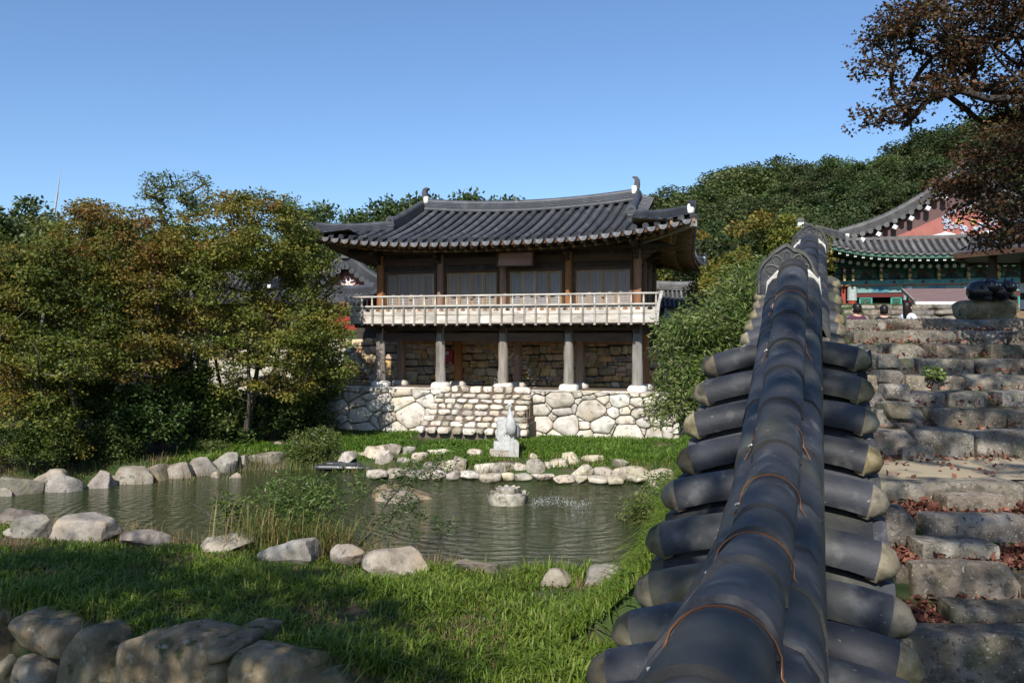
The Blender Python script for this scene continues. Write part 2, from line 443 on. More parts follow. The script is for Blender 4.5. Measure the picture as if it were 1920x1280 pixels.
M['walltile'] = mat('wall_tile', [(0.0144, 0.016, 0.0208), (0.032, 0.0336, 0.0408), (0.0544, 0.0568, 0.064)], scale=3.6, rough=.6, bump=.45, bscale=34, bdist=.006, rnd=.32, huev=.014, spec=.38, detail=10, spots=[(2.6, .52, .70, (.082, .082, .055)), (9, .58, .72, (.10, .10, .098)), (44, .69, .73, (.18, .18, .16))])
M['plug'] = mat('clay_plug', [(.075,.06,.035),(.19,.155,.09),(.33,.29,.19)], scale=14, rough=.9, bump=.5, bscale=40, bdist=.008, rnd=.2, huev=.015, spots=[(7, .52, .64, (.05, .048, .03))])
M['plaster'] = mat('white_lime', [(.55, .52, .44), (.78, .76, .70)], scale=9, rough=.9, bump=.3, rnd=.1, huev=0)
M['wood_grey'] = mat('weathered_wood', [(0.108, 0.09, 0.072), (0.243, 0.2115, 0.1755), (0.378, 0.342, 0.297)], scale=5, stretch=(1, 1, .12), rough=.85, bump=.5, bscale=26, rnd=.2, huev=.01)
M['wood_rail'] = mat('bleached_wood', [(.31,.27,.22),(.50,.455,.39),(.63,.585,.52)], scale=6, stretch=(.3, 1, 1), rough=.85, bump=.4, bscale=26, rnd=.16, huev=.008, spots=[(5, .60, .72, (.30, .22, .15))])
M['wood_brown'] = mat('brown_wood', [(0.0375, 0.0203, 0.012), (0.075, 0.039, 0.021), (0.1125, 0.0638, 0.0345)], scale=4, stretch=(.15, 1, 1), rough=.7, bump=.3, rnd=.2, huev=.01)
M['wood_orange'] = mat('orange_wood', [(.17,.08,.035),(.27,.13,.06),(.36,.20,.10)], scale=4, stretch=(1, 1, .15), rough=.7, bump=.3, rnd=.06, huev=.005)
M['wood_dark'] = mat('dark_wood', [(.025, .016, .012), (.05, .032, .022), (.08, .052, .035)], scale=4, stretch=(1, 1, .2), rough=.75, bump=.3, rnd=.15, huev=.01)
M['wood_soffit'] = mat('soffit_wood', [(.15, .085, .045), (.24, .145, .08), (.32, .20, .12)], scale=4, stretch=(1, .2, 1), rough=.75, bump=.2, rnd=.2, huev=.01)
M['paper'] = plain('door_paper', (.44, .48, .54), .9)
M['copper'] = plain('copper_wire', (.42, .18, .08), .35, .5, .8)
M['black'] = plain('black_glaze', (.012, .012, .015), .25, .5)
M['bark'] = mat('bark', [(.035, .028, .022), (.085, .07, .055), (.15, .13, .105)], scale=9, stretch=(1, 1, .25), bump=.6, bscale=22, rnd=.15)
M['lawn'] = leafmat('lawn_blades', [(.05,.10,.010),(.115,.20,.024),(.19,.275,.04),(.34,.33,.11)], .4, .45, 0)
M['dry'] = leafmat('dry_blades', [(.16, .14, .05), (.30, .24, .11), (.24, .13, .06)], .35, .6, 0)
M['leaf_autumn'] = leafmat('autumn_leaves', [(0.0562, 0.0956, 0.0158), (0.1237, 0.1575, 0.0248), (0.1913, 0.1913, 0.0293), (0.2475, 0.18, 0.0338), (0.2475, 0.1125, 0.0338)], .35, .55)
M['leaf_green'] = leafmat('broad_leaves', [(.022,.05,.012),(.05,.09,.018),(.085,.125,.03),(.13,.155,.05)], .28, .45)
M['leaf_hill'] = leafmat('hill_leaves', [(0.0255, 0.0467, 0.0136), (0.0578, 0.085, 0.0221), (0.0892, 0.1173, 0.0357), (0.1445, 0.1573, 0.0723)], .28, .5, .42)
M['leaf_peach'] = leafmat('narrow_leaves', [(0.0553, 0.0978, 0.0187), (0.102, 0.1573, 0.0306), (0.1573, 0.2125, 0.051), (0.255, 0.272, 0.1105)], .35, .4)
M['leaf_maple'] = leafmat('maple_leaves', [(.034,.034,.014),(.065,.040,.017),(.11,.052,.022),(.16,.09,.032),(.085,.105,.03)], .35, .5)
M['litter'] = leafmat('fallen_leaves', [(.055, .022, .012), (.13, .05, .028), (.22, .10, .055), (.30, .17, .09)], .1, .7, 0)
M['reed'] = leafmat('pond_weeds', [(.05, .09, .02), (.13, .16, .04), (.26, .22, .08), (.30, .15, .06)], .35, .5, 0)
# ================================================================== terrain
WX = lambda d: -.149 + .359 * d              # centre line of the tile capped wall
POND = [(-12.2, 17.6), (-10.2, 16.6), (-8.6, 15.9), (-6.6, 15.0), (-4.9, 14.3), (-3.2, 13.7), (-1.7, 13.2), (-.3, 12.85), (1.5, 12.7), (2.2, 13.8), (2.6, 16), (3.5, 19), (4.4, 21.7), (2, 22.3), (-1, 22.9), (-4, 24.0), (-6.6, 24.1), (-8.2, 23.4), (-9.75, 22.5), (-11.7, 21.6), (-14, 20.4), (-14.5, 18.4)]
WATER = -3.75
PO = Vector((-4.503, 29.29, 0)); PA = -math.atan2(.2884, .9575)
PU = Vector((cos(PA), sin(PA), 0)); PV = Vector((-sin(PA), cos(PA), 0))
def PW(u, v, w): return PO + PU * u + PV * v + Vector((0, 0, w))      # pavilion frame to world
def sstep(a, b, x): t = np.clip((x - a) / (b - a), 0, 1); return t * t * (3 - 2 * t)
def pond_dist(x, y):
    x = np.asarray(x, float); y = np.asarray(y, float); d = np.full(x.shape, 1e9); ins = np.zeros(x.shape, bool)
    n = len(POND)
    for i in range(n):
        (ax, ay), (bx, by) = POND[i], POND[(i + 1) % n]
        ex, ey = bx - ax, by - ay; t = np.clip(((x - ax) * ex + (y - ay) * ey) / (ex * ex + ey * ey), 0, 1)
        d = np.minimum(d, np.hypot(x - ax - t * ex, y - ay - t * ey))
        c = (ay > y) != (by > y)
        with np.errstate(divide='ignore', invalid='ignore'): xi = (bx - ax) * (y - ay) / (by - ay) + ax
        ins ^= c & (x < xi)
    return np.where(ins, -d, d)
# ground profile on the right of the wall: (depth, height)
RS = [(-2, -2.95), (4.4, -2.95), (5.1, -2.75), (5.7, -2.45), (5.95, -2.11), (6.42, -2.07), (6.66, -1.81), (7.08, -1.78), (7.28, -1.555), (7.62, -1.54), (7.9, -1.345), (9.2, -1.33), (9.5, -1.15), (10.0, -.92), (10.5, -.75), (11.0, -.58), (11.5, -.4), (12.0, -.2), (12.5, -.02), (13.0, .16), (15, .16), (18, -.6), (21, -.88), (32, -.7), (34.2, .05), (35.0, .45), (35.6, .74), (36.4, 1.05), (37, 1.32), (42, 1.35), (58, 1.4)]
def hr(y): return np.interp(y, [q[0] for q in RS], [q[1] for q in RS])
def lawn_edge(x): return 10.25 - .4536 * (x + 5.8)
def ground(x, y):
    x = np.asarray(x, float); y = np.asarray(y, float)
    pd = pond_dist(x, y)
    ux = (x - PO.x) * PU.x + (y - PO.y) * PU.y; vx = (x - PO.x) * PV.x + (y - PO.y) * PV.y
    near = np.interp(pd, [0, .35, 2.2, 6], [-3.7, -3.5, -3.34, -3.30])
    far = np.interp(pd, [0, .3, 1.2, 3.5, 7], [-3.7, -3.52, -3.42, -3.2, -3.15])
    k = sstep(18, 21.5, y)
    left = near * (1 - k) + far * k
    left = left + .05 * np.sin(x * 1.7 + y) * np.sin(y * 1.3) * (pd > .5)
    e = y - lawn_edge(x)
    left = np.where(e < .25, left + (-5.6 - left) * sstep(.25, -.55, e), left)
    # tree side on the left rises
    left = left + sstep(-8, -20, x) * sstep(22, 34, y) * 1.6
    back = sstep(2.9, 3.3, vx)
    left = left * (1 - back) + .25 * back
    left = np.where(pd < 0, np.interp(-pd, [0, .25, 1.2], [-3.72, -4.05, -4.5]), left)
    # hill
    hill = sstep(39, 90, y) * np.interp(x, [-25, -8, 12, 20, 50, 100, 300], [-2, 0, 6.5, 9, 13.5, 16, 17]) * np.interp(y, [40, 95, 300, 900], [1, 1, 1.3, .4])
    right = hr(y) + .0 * x
    line = WX(y)
    side = np.where(y < 9.0, sstep(-.12, .12, x - line), sstep(-2.9 - .12 * np.clip(y - 12, 0, 20), -.1, x - line))
    side = np.where(y > 26, side * (1 - sstep(26, 33, y) * (1 - sstep(-4, -.5, x - line))), side)
    z = left * (1 - side) + right * side + hill
    return z
def gz(x, y): return float(ground(np.array([x]), np.array([y]))[0])
def axis(lo, hi, cuts):
    r = [];
    for a, b, st in cuts: r += list(np.arange(a, b, st))
    return np.array([lo] + r + [hi])
xs = axis(-900, 900, [(-400, -120, 40), (-120, -30, 6), (-30, -14, .8), (-14, 9, .2), (9, 34, .8), (34, 120, 6), (120, 401, 40)])
ys = axis(-300, 1500, [(-100, -20, 20), (-20, -2, 2), (-2, 14, .2), (14, 36, .3), (36, 60, 1.), (60, 140, 5), (140, 700, 60)])
GX, GY = np.meshgrid(xs, ys)
GZ = ground(GX, GY)
nx, ny = len(xs), len(ys)
V = np.stack([GX.ravel(), GY.ravel(), GZ.ravel()], 1)
ii = (np.arange(ny - 1)[:, None] * nx + np.arange(nx - 1)[None, :]).ravel()
T = np.concatenate([np.stack([ii, ii + 1, ii + nx + 1], 1), np.stack([ii, ii + nx + 1, ii + nx], 1)])
tag(obj('ground', tris('ground', V, T, M['soil'], smooth=True)), kind='structure')
# water -----------------------------------------------------------------------------------------
wm = bpy.data.materials.new('pond_water'); wm.use_nodes = True
t = wm.node_tree; N = t.nodes; p = N['Principled BSDF']
p.inputs['Base Color'].default_value = (.026, .036, .012, 1); p.inputs['Roughness'].default_value = .035; p.inputs['IOR'].default_value = 1.33; p.inputs['Specular IOR Level'].default_value = .5
tc = N.new('ShaderNodeTexCoord')
mp = N.new('ShaderNodeMapping'); mp.inputs['Rotation'].default_value = (0, 0, .12); mp.inputs['Scale'].default_value = (.55, 1.9, 1)
lnk(t, tc.outputs['Object'], mp.inputs['Vector'])
n1 = N.new('ShaderNodeTexNoise'); n1.inputs['Scale'].default_value = 4.5; n1.inputs['Detail'].default_value = 4; n1.inputs['Distortion'].default_value = 1.2
lnk(t, mp.outputs[0], n1.inputs['Vector'])
wv = N.new('ShaderNodeTexWave'); wv.wave_type = 'RINGS'; wv.rings_direction = 'SPHERICAL'; wv.inputs['Scale'].default_value = 1.25; wv.inputs['Distortion'].default_value = 11; wv.inputs['Detail'].default_value = 3; wv.inputs['Detail Scale'].default_value = .8
mp2 = N.new('ShaderNodeMapping'); mp2.inputs['Location'].default_value = (-.6, -19.2, 0); lnk(t, tc.outputs['Object'], mp2.inputs['Vector']); lnk(t, mp2.outputs[0], wv.inputs['Vector'])
# ripples are stronger towards the near bank, the far water is calmer
sx = N.new('ShaderNodeSeparateXYZ'); lnk(t, tc.outputs['Object'], sx.inputs[0])
mr = N.new('ShaderNodeMapRange'); mr.inputs['From Min'].default_value = 20.5; mr.inputs['From Max'].default_value = 17.5; mr.inputs['To Min'].default_value = .12; mr.inputs['To Max'].default_value = 1.
lnk(t, sx.outputs['Y'], mr.inputs['Value'])
ml = N.new('ShaderNodeMath'); ml.operation = 'MULTIPLY'; lnk(t, wv.outputs['Fac'], ml.inputs[0]); lnk(t, mr.outputs[0], ml.inputs[1])
ma = N.new('ShaderNodeMath'); ma.operation = 'MULTIPLY_ADD'; ma.inputs[1].default_value = 2.2; lnk(t, n1.outputs['Fac'], ma.inputs[0]); lnk(t, ml.outputs[0], ma.inputs[2])
b = N.new('ShaderNodeBump'); b.inputs['Strength'].default_value = .55; b.inputs['Distance'].default_value = .035
lnk(t, ma.outputs[0], b.inputs['Height']); lnk(t, b.outputs[0], p.inputs['Normal'])
mb = MB(); mb.add([(x, y, WATER) for x, y in [(-15.5, 11), (5.5, 11), (5.5, 26), (-15.5, 26)]], [(0, 1, 2, 3)])
wo_ = mb.build('water', wm); tag(wo_, kind='structure')
# the sandy landing between the two flights of stairs
mb = MB(); mb.grid(lambda a, b_: (WX(7.7) + .2 + a * 14, 7.85 + b_ * 1.38, -1.318 + .012 * sin(a * 30) * sin(b_ * 5)), 24, 6)
tag(mb.build('path', M['sand']), kind='structure')
# ================================================================== the tile capped wall in front
WT = Vector((.359, 1, 0)).normalized(); WR = Vector((WT.y, -WT.x, 0))
RIDGE = ([-1.2, .5, .9, 1.4, 1.9, 2.4, 2.9, 3.4, 3.9, 4.4, 4.9, 5.5], [-.41, -.41, -.413, -.433, -.464, -.472, -.406, -.212, -.046, .166, .389, .63])
RIDGE2 = ([5.4, 6.45, 9.2], [.15, .44, 1.21])
def arc(r, a0, a1, n, z0=0., kz=1.):
    return [(r * sin(a0 + (a1 - a0) * i / n), z0 + kz * r * cos(a0 + (a1 - a0) * i / n)) for i in range(n + 1)]
def shell(r, th, n=10, a=PI / 2 + .12, z0=0., kz=1.):
    return arc(r, -a, a, n, z0, kz) + arc(r - th, a, -a, n, z0, kz)
def capped_wall(prefix, label, ridge, d0, d1, lrows, rrows, shift, wires, verge, base=-3.4):
    zr = lambda d: float(np.interp(d, ridge[0], ridge[1]))
    sl_ = lambda d: (zr(d + .25) - zr(d - .25)) / .5 / 1.0625
    C = lambda d, z=0.: Vector((WX(d) + shift, d, zr(d) + z))
    upn = lambda d: (Vector((0, 0, 1)) - WT * sl_(d)).normalized()
    zb = base; loc = Vector((WX((d0 + d1) / 2) + shift, (d0 + d1) / 2, zb))
    t = thing('tile_capped_wall', label, 'wall', loc, off=loc); t['kind'] = 'thing'
    rg = random.Random(len(label))
    # body and mud bed
    st = np.linspace(d0, d1, 14)
    mb = MB(); mb.sweep([(-.19, -.60), (.19, -.60), (.26, base - 1.2), (-.26, base - 1.2)], [C(d) for d in st]);
    # lower face level: keep the foot below ground
    mb.build('wall_body', M['mossy'], t, smooth=30)
    mb = MB(); mb.sweep([(-.10, -.13), (.10, -.13), (.13, -.50), (-.13, -.50)], [C(d) for d in st]); mb.build('mud_bed', M['mortar'], t)
    # saddle tiles
    d = d0; k = 0
    while d < d1 - .12:
        e = min(d + .40, d1); prof = [(-.158, -.43), (-.155, -.19), (-.143, -.135), (-.115, -.098), (-.07, -.082), (0, -.078), (.07, -.082), (.115, -.098), (.143, -.135), (.155, -.19), (.158, -.43), (.135, -.43), (.135, -.19), (.11, -.13), (0, -.10), (-.11, -.13), (-.135, -.19), (-.135, -.43)]
        q = [C(d + (e + .03 - d) * i / 3, .008 - .010 * i / 3 + rg.uniform(-.003, .003)) for i in range(4)]
        mb = MB(); mb.sweep(prof, q, up=upn((d + e) / 2), scales=[1.035, 1.02, 1.01, .99]); mb.build('saddle_tile', M['walltile'], t, smooth=40); d = e
    # ridge tiles
    d = d0; L = .325
    while d < d1 - .05:
        e = min(d + L, d1)
        m_ = (d + e) / 2; q = []
        for i in range(6): f = i / 5; q.append(C(d + (e + .045 - d) * f, -.082 + .012 * (1 - f) + .006 * sin(PI * f)) + WR * rg.uniform(-.0015, .0015))
        mb = MB(); mb.sweep(shell(.082, .014, 14), q, up=upn(m_), scales=[1.05, 1.045, 1.03, 1.01, .985, .96]); mb.build('ridge_tile', M['walltile'], t, smooth=50); d = e
    # eave rows
    for s, rows, r1e, z1e, slp in ((-1, lrows, .41, -.505, .24), (1, rrows, .325 if prefix == 'near' else .20, -.437, .17)):
        zax = lambda r: z1e + slp * (r1e - r)
        for i, dd in enumerate(rows):
            u_ = upn(dd); j = rg.uniform(-.012, .012); dj = rg.uniform(-.01, .01)
            a = C(dd, zax(.09)) + WR * (s * .09); b_ = C(dd + dj, z1e) + WR * (s * (r1e + j))
            path = [a.lerp(b_, f) + u_ * (.008 * sin(PI * f)) for f in (0, .33, .66, 1)]
            mb = MB(); mb.sweep(shell(.078, .014, 12), path, up=u_, scales=[.97, 1, 1.02, 1.04]); ct = mb.build('cover_tile', M['walltile'], t, smooth=50)
            dr = (b_ - a).normalized(); pl = [b_ - dr * .03, b_ + dr * .008, b_ + dr * .026 - u_ * .004, b_ + dr * .038 - u_ * .014, b_ + dr * .044 - u_ * .032]
            prof = arc(.079, -PI / 2 - .35, PI / 2 + .35, 12)
            mb = MB(); mb.sweep(prof, pl, up=u_, scales=[.9, 1.0, .90, .66, .3]); mb.build('end_plug', M['plug'], ct, loc=(0, 0, 0), smooth=60)
        ends = [rows[0] - .28] + list(rows) + ([rows[-1] + .22] if not verge else [rows[-1] + .12])
        for i in range(len(ends) - 1):
            da, db = ends[i], ends[i + 1]
            for (r0, r1, zo, nm) in ((.10, r1e + .01, 0, 'pan_tile'), (r1e - .05, r1e + .062, -.022, 'pan_tile')):
                def fn(a, b_, top=True, r0=r0, r1=r1, zo=zo):
                    r = r0 + (r1 - r0) * b_; dd = da + (db - da) * a; z = zax(r) - .03 + zo - .05 * (1 - (2 * a - 1) ** 2)
                    return C(dd, z - (0 if top else .022)) + WR * (s * r)
                mb = MB(); mb.grid(lambda a, b_: fn(a, b_, True), 6, 2, flip=(s > 0)); mb.grid(lambda a, b_: fn(a, b_, False), 6, 2, flip=(s < 0))
                n1_ = 7 * 3
                for (i0, i1) in [(6 + 0, 0)]: pass
                o = 0; rim = [14 + k for k in range(7)]
                for k in range(6): mb.f.append((rim[k], rim[k + 1], rim[k + 1] + n1_, rim[k] + n1_) if s < 0 else (rim[k + 1], rim[k], rim[k] + n1_, rim[k + 1] + n1_))
                for k in range(2): mb.f.append((k * 7, (k + 1) * 7, (k + 1) * 7 + n1_, k * 7 + n1_)); mb.f.append((k * 7 + 6, (k + 1) * 7 + 6, (k + 1) * 7 + 6 + n1_, k * 7 + 6 + n1_))
                mb.build(nm, M['walltile'], t, smooth=50)
        if verge:
            dv = rows[-1] + .10
            mb = MB(); prof = [(-.15 + .30 * i / 8, -.075 * (1 - (2 * i / 8 - 1) ** 2)) for i in range(9)]; prof = prof + [(x, z - .022) for x, z in prof[::-1]]
            path = [C(dv - .07 + .16 * f, zax(r1e - .06) - .03) + WR * (s * (r1e - .06)) for f in (0, .5, 1)]
            mb.sweep(prof, path, up=upn(dv)); mb.build('verge_tile', M['walltile'], t, smooth=50)
            mb = MB(); mb.sweep([(-.03, 0), (.05, .0), (.05, .08), (-.03, .10)], [C(dv - .05, zax(.2) - .06) + WR * (s * .15), C(dv + .1, zax(.2) - .06) + WR * (s * .15)]); mb.build('lime_fill', M['plug'], t)
    # wires over the ridge
    for (dw, lean) in wires:
        mb = MB(); pts = []
        for k in range(7): f = k / 6; pts.append(C(dw - .10 * (1 - f) - lean, 0) + WR * (-.156 + .066 * f) + Vector((0, 0, -.20 + .12 * f + .02 * sin(PI * f))))
        for k in range(1, 12): a = -PI / 2 + PI * k / 12; pts.append(C(dw + .015, -.078) + WR * (.0905 * sin(a)) + Vector((0, 0, .0925 * cos(a))))
        for k in range(7): f = k / 6; pts.append(C(dw - .11 * f, 0) + WR * (.09 + .066 * f) + Vector((0, 0, -.08 - .12 * f + .02 * sin(PI * f))))
        mb.tube(pts, .0024, 6); wr = mb.build('tie_wire', M['copper'], t, smooth=60)
        q = pts[6]; mb = MB(); mb.tube([q + Vector((0, 0, -.004)), q + Vector((-.012, -.01, .012)), q + Vector((-.008, -.03, .02))], .0034, 6); mb.build('wire_twist', M['plaster'], wr, loc=(0, 0, 0))
    # lotus shaped end plate
    e = d1 + .03; cc = C(e, -.155) - WR * (.035 if prefix == 'near' else 0); U_ = Vector((0, 0, 1))
    outl = []
    for k in range(41):
        a = PI * k / 40; rr = .172 * (1 + .055 * abs(sin(a * 3.5 + 0)) + .10 * max(0, 1 - abs(a - PI / 2) / .28))
        outl.append((-rr * cos(a), rr * 1.25 * sin(a)))
    outl = [(-.172, -.06)] + outl + [(.172, -.06)]
    mb = MB(); mb.prism([cc + WR * x + U_ * z for x, z in outl], -WT * .02, WT * .03); pl = mb.build('end_plate', M['walltile'], t, smooth=35)
    mb = MB(); mb.tube([cc + WR * (x * .93) + U_ * (z * .93) - WT * .022 for x, z in outl], .011, 6)
    for k in range(5):
        a = PI * (k + .5) / 5; dx, dz = -cos(a), sin(a); ct_ = [];
        for j in range(13):
            b_ = 2 * PI * j / 12; ex, ez = .055 * cos(b_), .026 * sin(b_)
            ct_.append(cc + WR * (dx * (.075 + ex) - dz * ez) + U_ * (.06 + dz * (.075 + ex) * 1.05 + dx * ez) - WT * .022)
        mb.tube(ct_, .006, 5)
    mb.build('lotus_relief', M['walltile'], pl, loc=(0, 0, 0), smooth=60)
    mb = MB(); mb.sweep([(-.158, -.20), (-.15, -.12), (-.09, -.06), (.09, -.06), (.15, -.12), (.158, -.20)], [C(e - .09), C(e - .015)], up=upn(e)); mb.build('lime_fill', M['plaster'], t)
    return t
LROWS = [.9, 1.18, 1.45, 1.73, 2.01, 2.30, 2.58, 2.88, 3.17, 3.48, 3.81, 4.13, 4.45, 4.76]
RROWS = [.8, 1.07, 1.35, 1.62, 1.89, 2.16, 2.43, 2.71, 3.05, 3.40, 3.74, 4.07, 4.37, 4.70]
WALL = capped_wall('near', 'long garden wall capped with dark grey clay tiles, its copper wired ridge climbing away', RIDGE, -.9, 5.06, LROWS, RROWS, 0, [(1.30, .05), (1.95, .05), (2.62, .03), (3.12, .03), (4.02, .02), (4.53, 0)], True)
WALL2 = capped_wall('far', 'short upper length of tile capped wall beyond the lotus end plate', RIDGE2, 5.45, 8.55, [6.2, 6.55, 6.9, 7.25, 7.6, 7.95, 8.25], [6.2, 6.52, 6.84, 7.16, 7.48, 7.80, 8.16], .06, [], True, base=-2.6)
# ================================================================== the pavilion
Z0 = -1.75
pav = thing('pavilion', 'two storey wooden pavilion with dark tiled hip and gable roof on stone platform', 'pavilion', (PO.x, PO.y, Z0), PA, off=(0, 0, Z0))
BAY = 2.2015; LEN = BAY * 4
rgp = random.Random(5)
M['tile_lit'] = mat('drip_tile_sunlit', [(.11, .112, .118), (.15, .152, .16)], scale=4, rough=.55, bump=.1, rnd=.15, huev=.01)  # paler copy of the roof tile; sunlight on the drip tiles is put into the colour
# ---- columns, base stones
for i in range(5):
    mb = MB(); wob = lambda a, j: .05 * sin(a * 3 + j * 2.1 + i) + .03 * sin(a * 5 + j)
    mb.lathe([(.172, -1.56), (.176, -1.3), (.160, -.95), (.162, -.6), (.156, -.25), (.150, .05), (.15, .42)], 14, (i * BAY, 0, 0), wob); mb.build('column', M['wood_grey'], pav, smooth=60)
    mb = MB(); mb.lathe([(.135, .45), (.135, 2.72)], 12, (i * BAY, 0, 0)); mb.build('column', M['wood_orange'], pav, smooth=60)
    mb = stone_block(i + 40, .62, .56, .34, (4, 4, 3), 4, .05, 0); mb.build('base_stone', M['plaster'], pav, loc=(i * BAY, 0, -1.70 - Z0), smooth=60)
    mb = MB(); mb.lathe([(.16, -1.6), (.15, -.5), (.145, .1)], 12, (i * BAY, 1.7, 0)); mb.build('column', M['wood_orange'], pav, smooth=60)
    mb = stone_block(i + 60, .6, .6, .3, (4, 4, 3), 4, .05, 0); mb.build('base_stone', M['pale'], pav, loc=(i * BAY, 1.7, -1.72 - Z0), smooth=60)
# ---- beams and deck
for i in range(4):
    a, b_ = i * BAY + .15, (i + 1) * BAY - .15
    mb = MB(); mb.box(((a + b_) / 2, 0, -.03), (b_ - a, .2, .26)); mb.box(((a + b_) / 2, 0, .27), (b_ - a, .16, .16)); mb.build('beam', M['wood_brown'], pav)
    mb = MB(); mb.box(((a + b_) / 2, 1.7, -.16), (b_ - a, .2, .24)); mb.build('beam', M['wood_orange'], pav)
for i in range(5):
    mb = MB(); mb.bar((i * BAY, -.16, .22), (i * BAY, 4.6, .22), .2, .26); mb.build('floor_beam', M['wood_brown'], pav)
mb = MB(); mb.box((LEN / 2, 1.95, .42), (LEN + 1.5, 5.4, .09)); mb.build('deck', M['wood_brown'], pav)
for k in range(26):
    x = -.6 + k * (LEN + 1.2) / 25
    if min(abs(x - i * BAY) for i in range(5)) > .16:
        mb = MB(); mb.bar((x, -.68, .33), (x, 1.6, .33), .09, .09); mb.build('floor_joist', M['wood_brown'], pav)
# ---- railing: posts, rails, skirt panels with oval holes
RV = -.76; RU0, RU1 = -.70, LEN + .72
NPOST = 28
us = [RU0 + .03 + (RU1 - RU0 - .06) * k / (NPOST - 1) for k in range(NPOST)]
rail = MB(); rail.tube([(RU0 - .06, RV - .10, 1.30), (RU1 + .06, RV - .10, 1.30)], .033, 10).build('railing', M['wood_rail'], pav, smooth=60)
RAIL = pav.children[-1]
mb = MB(); mb.box(((RU0 + RU1) / 2, RV - .02, .985), (RU1 - RU0, .16, .05)); mb.build('mid_rail', M['wood_rail'], RAIL, loc=(0, 0, 0))
mb = MB(); mb.box(((RU0 + RU1) / 2, RV, .40), (RU1 - RU0, .10, .04)); mb.build('bottom_rail', M['wood_dark'], RAIL, loc=(0, 0, 0))
mb = MB(); mb.box(((RU0 + RU1) / 2, RV - .012, .705), (RU1 - RU0, .05, .03)); mb.build('mid_rail', M['wood_rail'], RAIL, loc=(0, 0, 0))
def hole_panel(x0, x1, z0, z1, y, th, hw, hh):
    m = MB(); n = 24; cx, cz = (x0 + x1) / 2, (z0 + z1) / 2
    out = []; inn = []
    for k in range(n):
        a = 2 * PI * k / n; dx, dz = cos(a), sin(a)
        s = min((x1 - x0) / 2 / max(1e-6, abs(dx)), (z1 - z0) / 2 / max(1e-6, abs(dz)))
        out.append((cx + dx * s, cz + dz * s)); inn.append((cx + dx * hw * (1 + .12 * (dx > 0) * 0), cz + dz * hh * (1.25 if dz > 0 else .8)))
    vs = []
    for yy in (y - th / 2, y + th / 2):
        vs += [(a, yy, c) for a, c in out] + [(a, yy, c) for a, c in inn]
    fs = []
    for k in range(n):
        k2 = (k + 1) % n
        fs += [(k, k2, n + k2, n + k), (2 * n + k2, 2 * n + k, 3 * n + k, 3 * n + k2), (n + k, n + k2, 3 * n + k2, 3 * n + k), (k2, k, 2 * n + k, 2 * n + k2)]
    return m.add(vs, fs)
post = MB(); post.lathe([(.032, 0), (.032, .12), (.028, .14), (.034, .16), (.024, .19), (.024, .24), (.042, .265), (.036, .29)], 8)
strap = MB(); strap.box((0, 0, .29), (.055, .05, .60)); strap.box((0, -.012, -.0), (.075, .06, .05)); strap.box((0, -.012, .33), (.07, .055, .05))
pm, sm = post.mesh('post', M['wood_rail'], 60), strap.mesh('strap', M['wood_grey'])
for k in range(NPOST):
    obj('post', pm, RAIL, loc=(us[k], RV - .08, 1.005))
    obj('strap', sm, RAIL, loc=(us[k], RV - .05, .37))
    if k < NPOST - 1:
        hole_panel(us[k] + .02, us[k + 1] - .02, .72, .96, RV, .035, .085, .042).build('panel', M['wood_rail'], RAIL, loc=(0, 0, 0))
        mb = MB(); mb.box(((us[k] + us[k + 1]) / 2, RV - .005 + rgp.uniform(-.004, .004), .55), (us[k + 1] - us[k] - .035, .035, .29)); mb.build('skirt_board', M['wood_rail'], RAIL, loc=(0, 0, 0))
for sx_, x in ((-1, RU0), (1, RU1)):      # side railings and curved corner posts
    mb = MB(); mb.bar((x, RV, .68), (x, 4.4, .68), .04, .58); mb.bar((x, RV, .985), (x, 4.4, .985), .14, .05); mb.tube([(x + sx_ * .05, RV - .1, 1.30), (x + sx_ * .05, 4.4, 1.30)], .033, 8)
    for k in range(12): mb.lathe([(.03, 1.0), (.024, 1.2), (.04, 1.27)], 6, (x + sx_ * .04, RV + .4 * (k + 1), 0))
    if sx_ < 0: mb.build('side_rail', M['wood_rail'], RAIL, loc=(0, 0, 0))
    mb = MB(); mb.sweep([(-.045, -.045), (.045, -.045), (.045, .045), (-.045, .045)], [(x + sx_ * .0, RV - .02, .36), (x + sx_ * .01, RV - .03, .7), (x + sx_ * .06, RV - .08, 1.02), (x + sx_ * .13, RV - .15, 1.22), (x + sx_ * .16, RV - .17, 1.36)], up=(0, -1, .3)); mb.build('corner_post', M['wood_rail'], RAIL, loc=(0, 0, 0), smooth=40)
# ---- upper storey front: door leaves
def door_leaf(w_, h):
    f = MB(); s = .06
    f.box((s / 2, 0, h / 2), (s, .05, h)); f.box((w_ - s / 2, 0, h / 2), (s, .05, h))
    for z in (s / 2, .46, h - s / 2): f.box((w_ / 2, 0, z), (w_ - 2 * s, .044, s))
    lt = MB(); n, k = 7, 20
    for i in range(1, n): lt.box((s + (w_ - 2 * s) * i / n, -.004, (.48 + h - s) / 2), (.009, .022, h - s - .48))
    for i in range(1, k): lt.box((w_ / 2, -.001, .48 + (h - s - .48) * i / k), (w_ - 2 * s, .020, .009))
    pp = MB(); pp.box((w_ / 2, .014, (.48 + h - s) / 2), (w_ - 2 * s, .006, h - s - .48))
    lp = MB(); lp.box((w_ / 2, .004, .25), (w_ - 2 * s, .02, .40))
    return f.mesh('door', M['wood_brown2']), lt.mesh('lattice', M['wood_brown2']), pp.mesh('paper', M['paper']), lp.mesh('lower_panel', M['wood_orange'])
M['wood_brown2'] = mat('door_wood', [(.20, .13, .07), (.30, .20, .11), (.38, .27, .16)], scale=4, stretch=(1, 1, .15), rough=.7, bump=.3, rnd=.12, huev=.01)
DW = .435; DZ0, DH = .52, 1.58
dm = door_leaf(DW, DH)
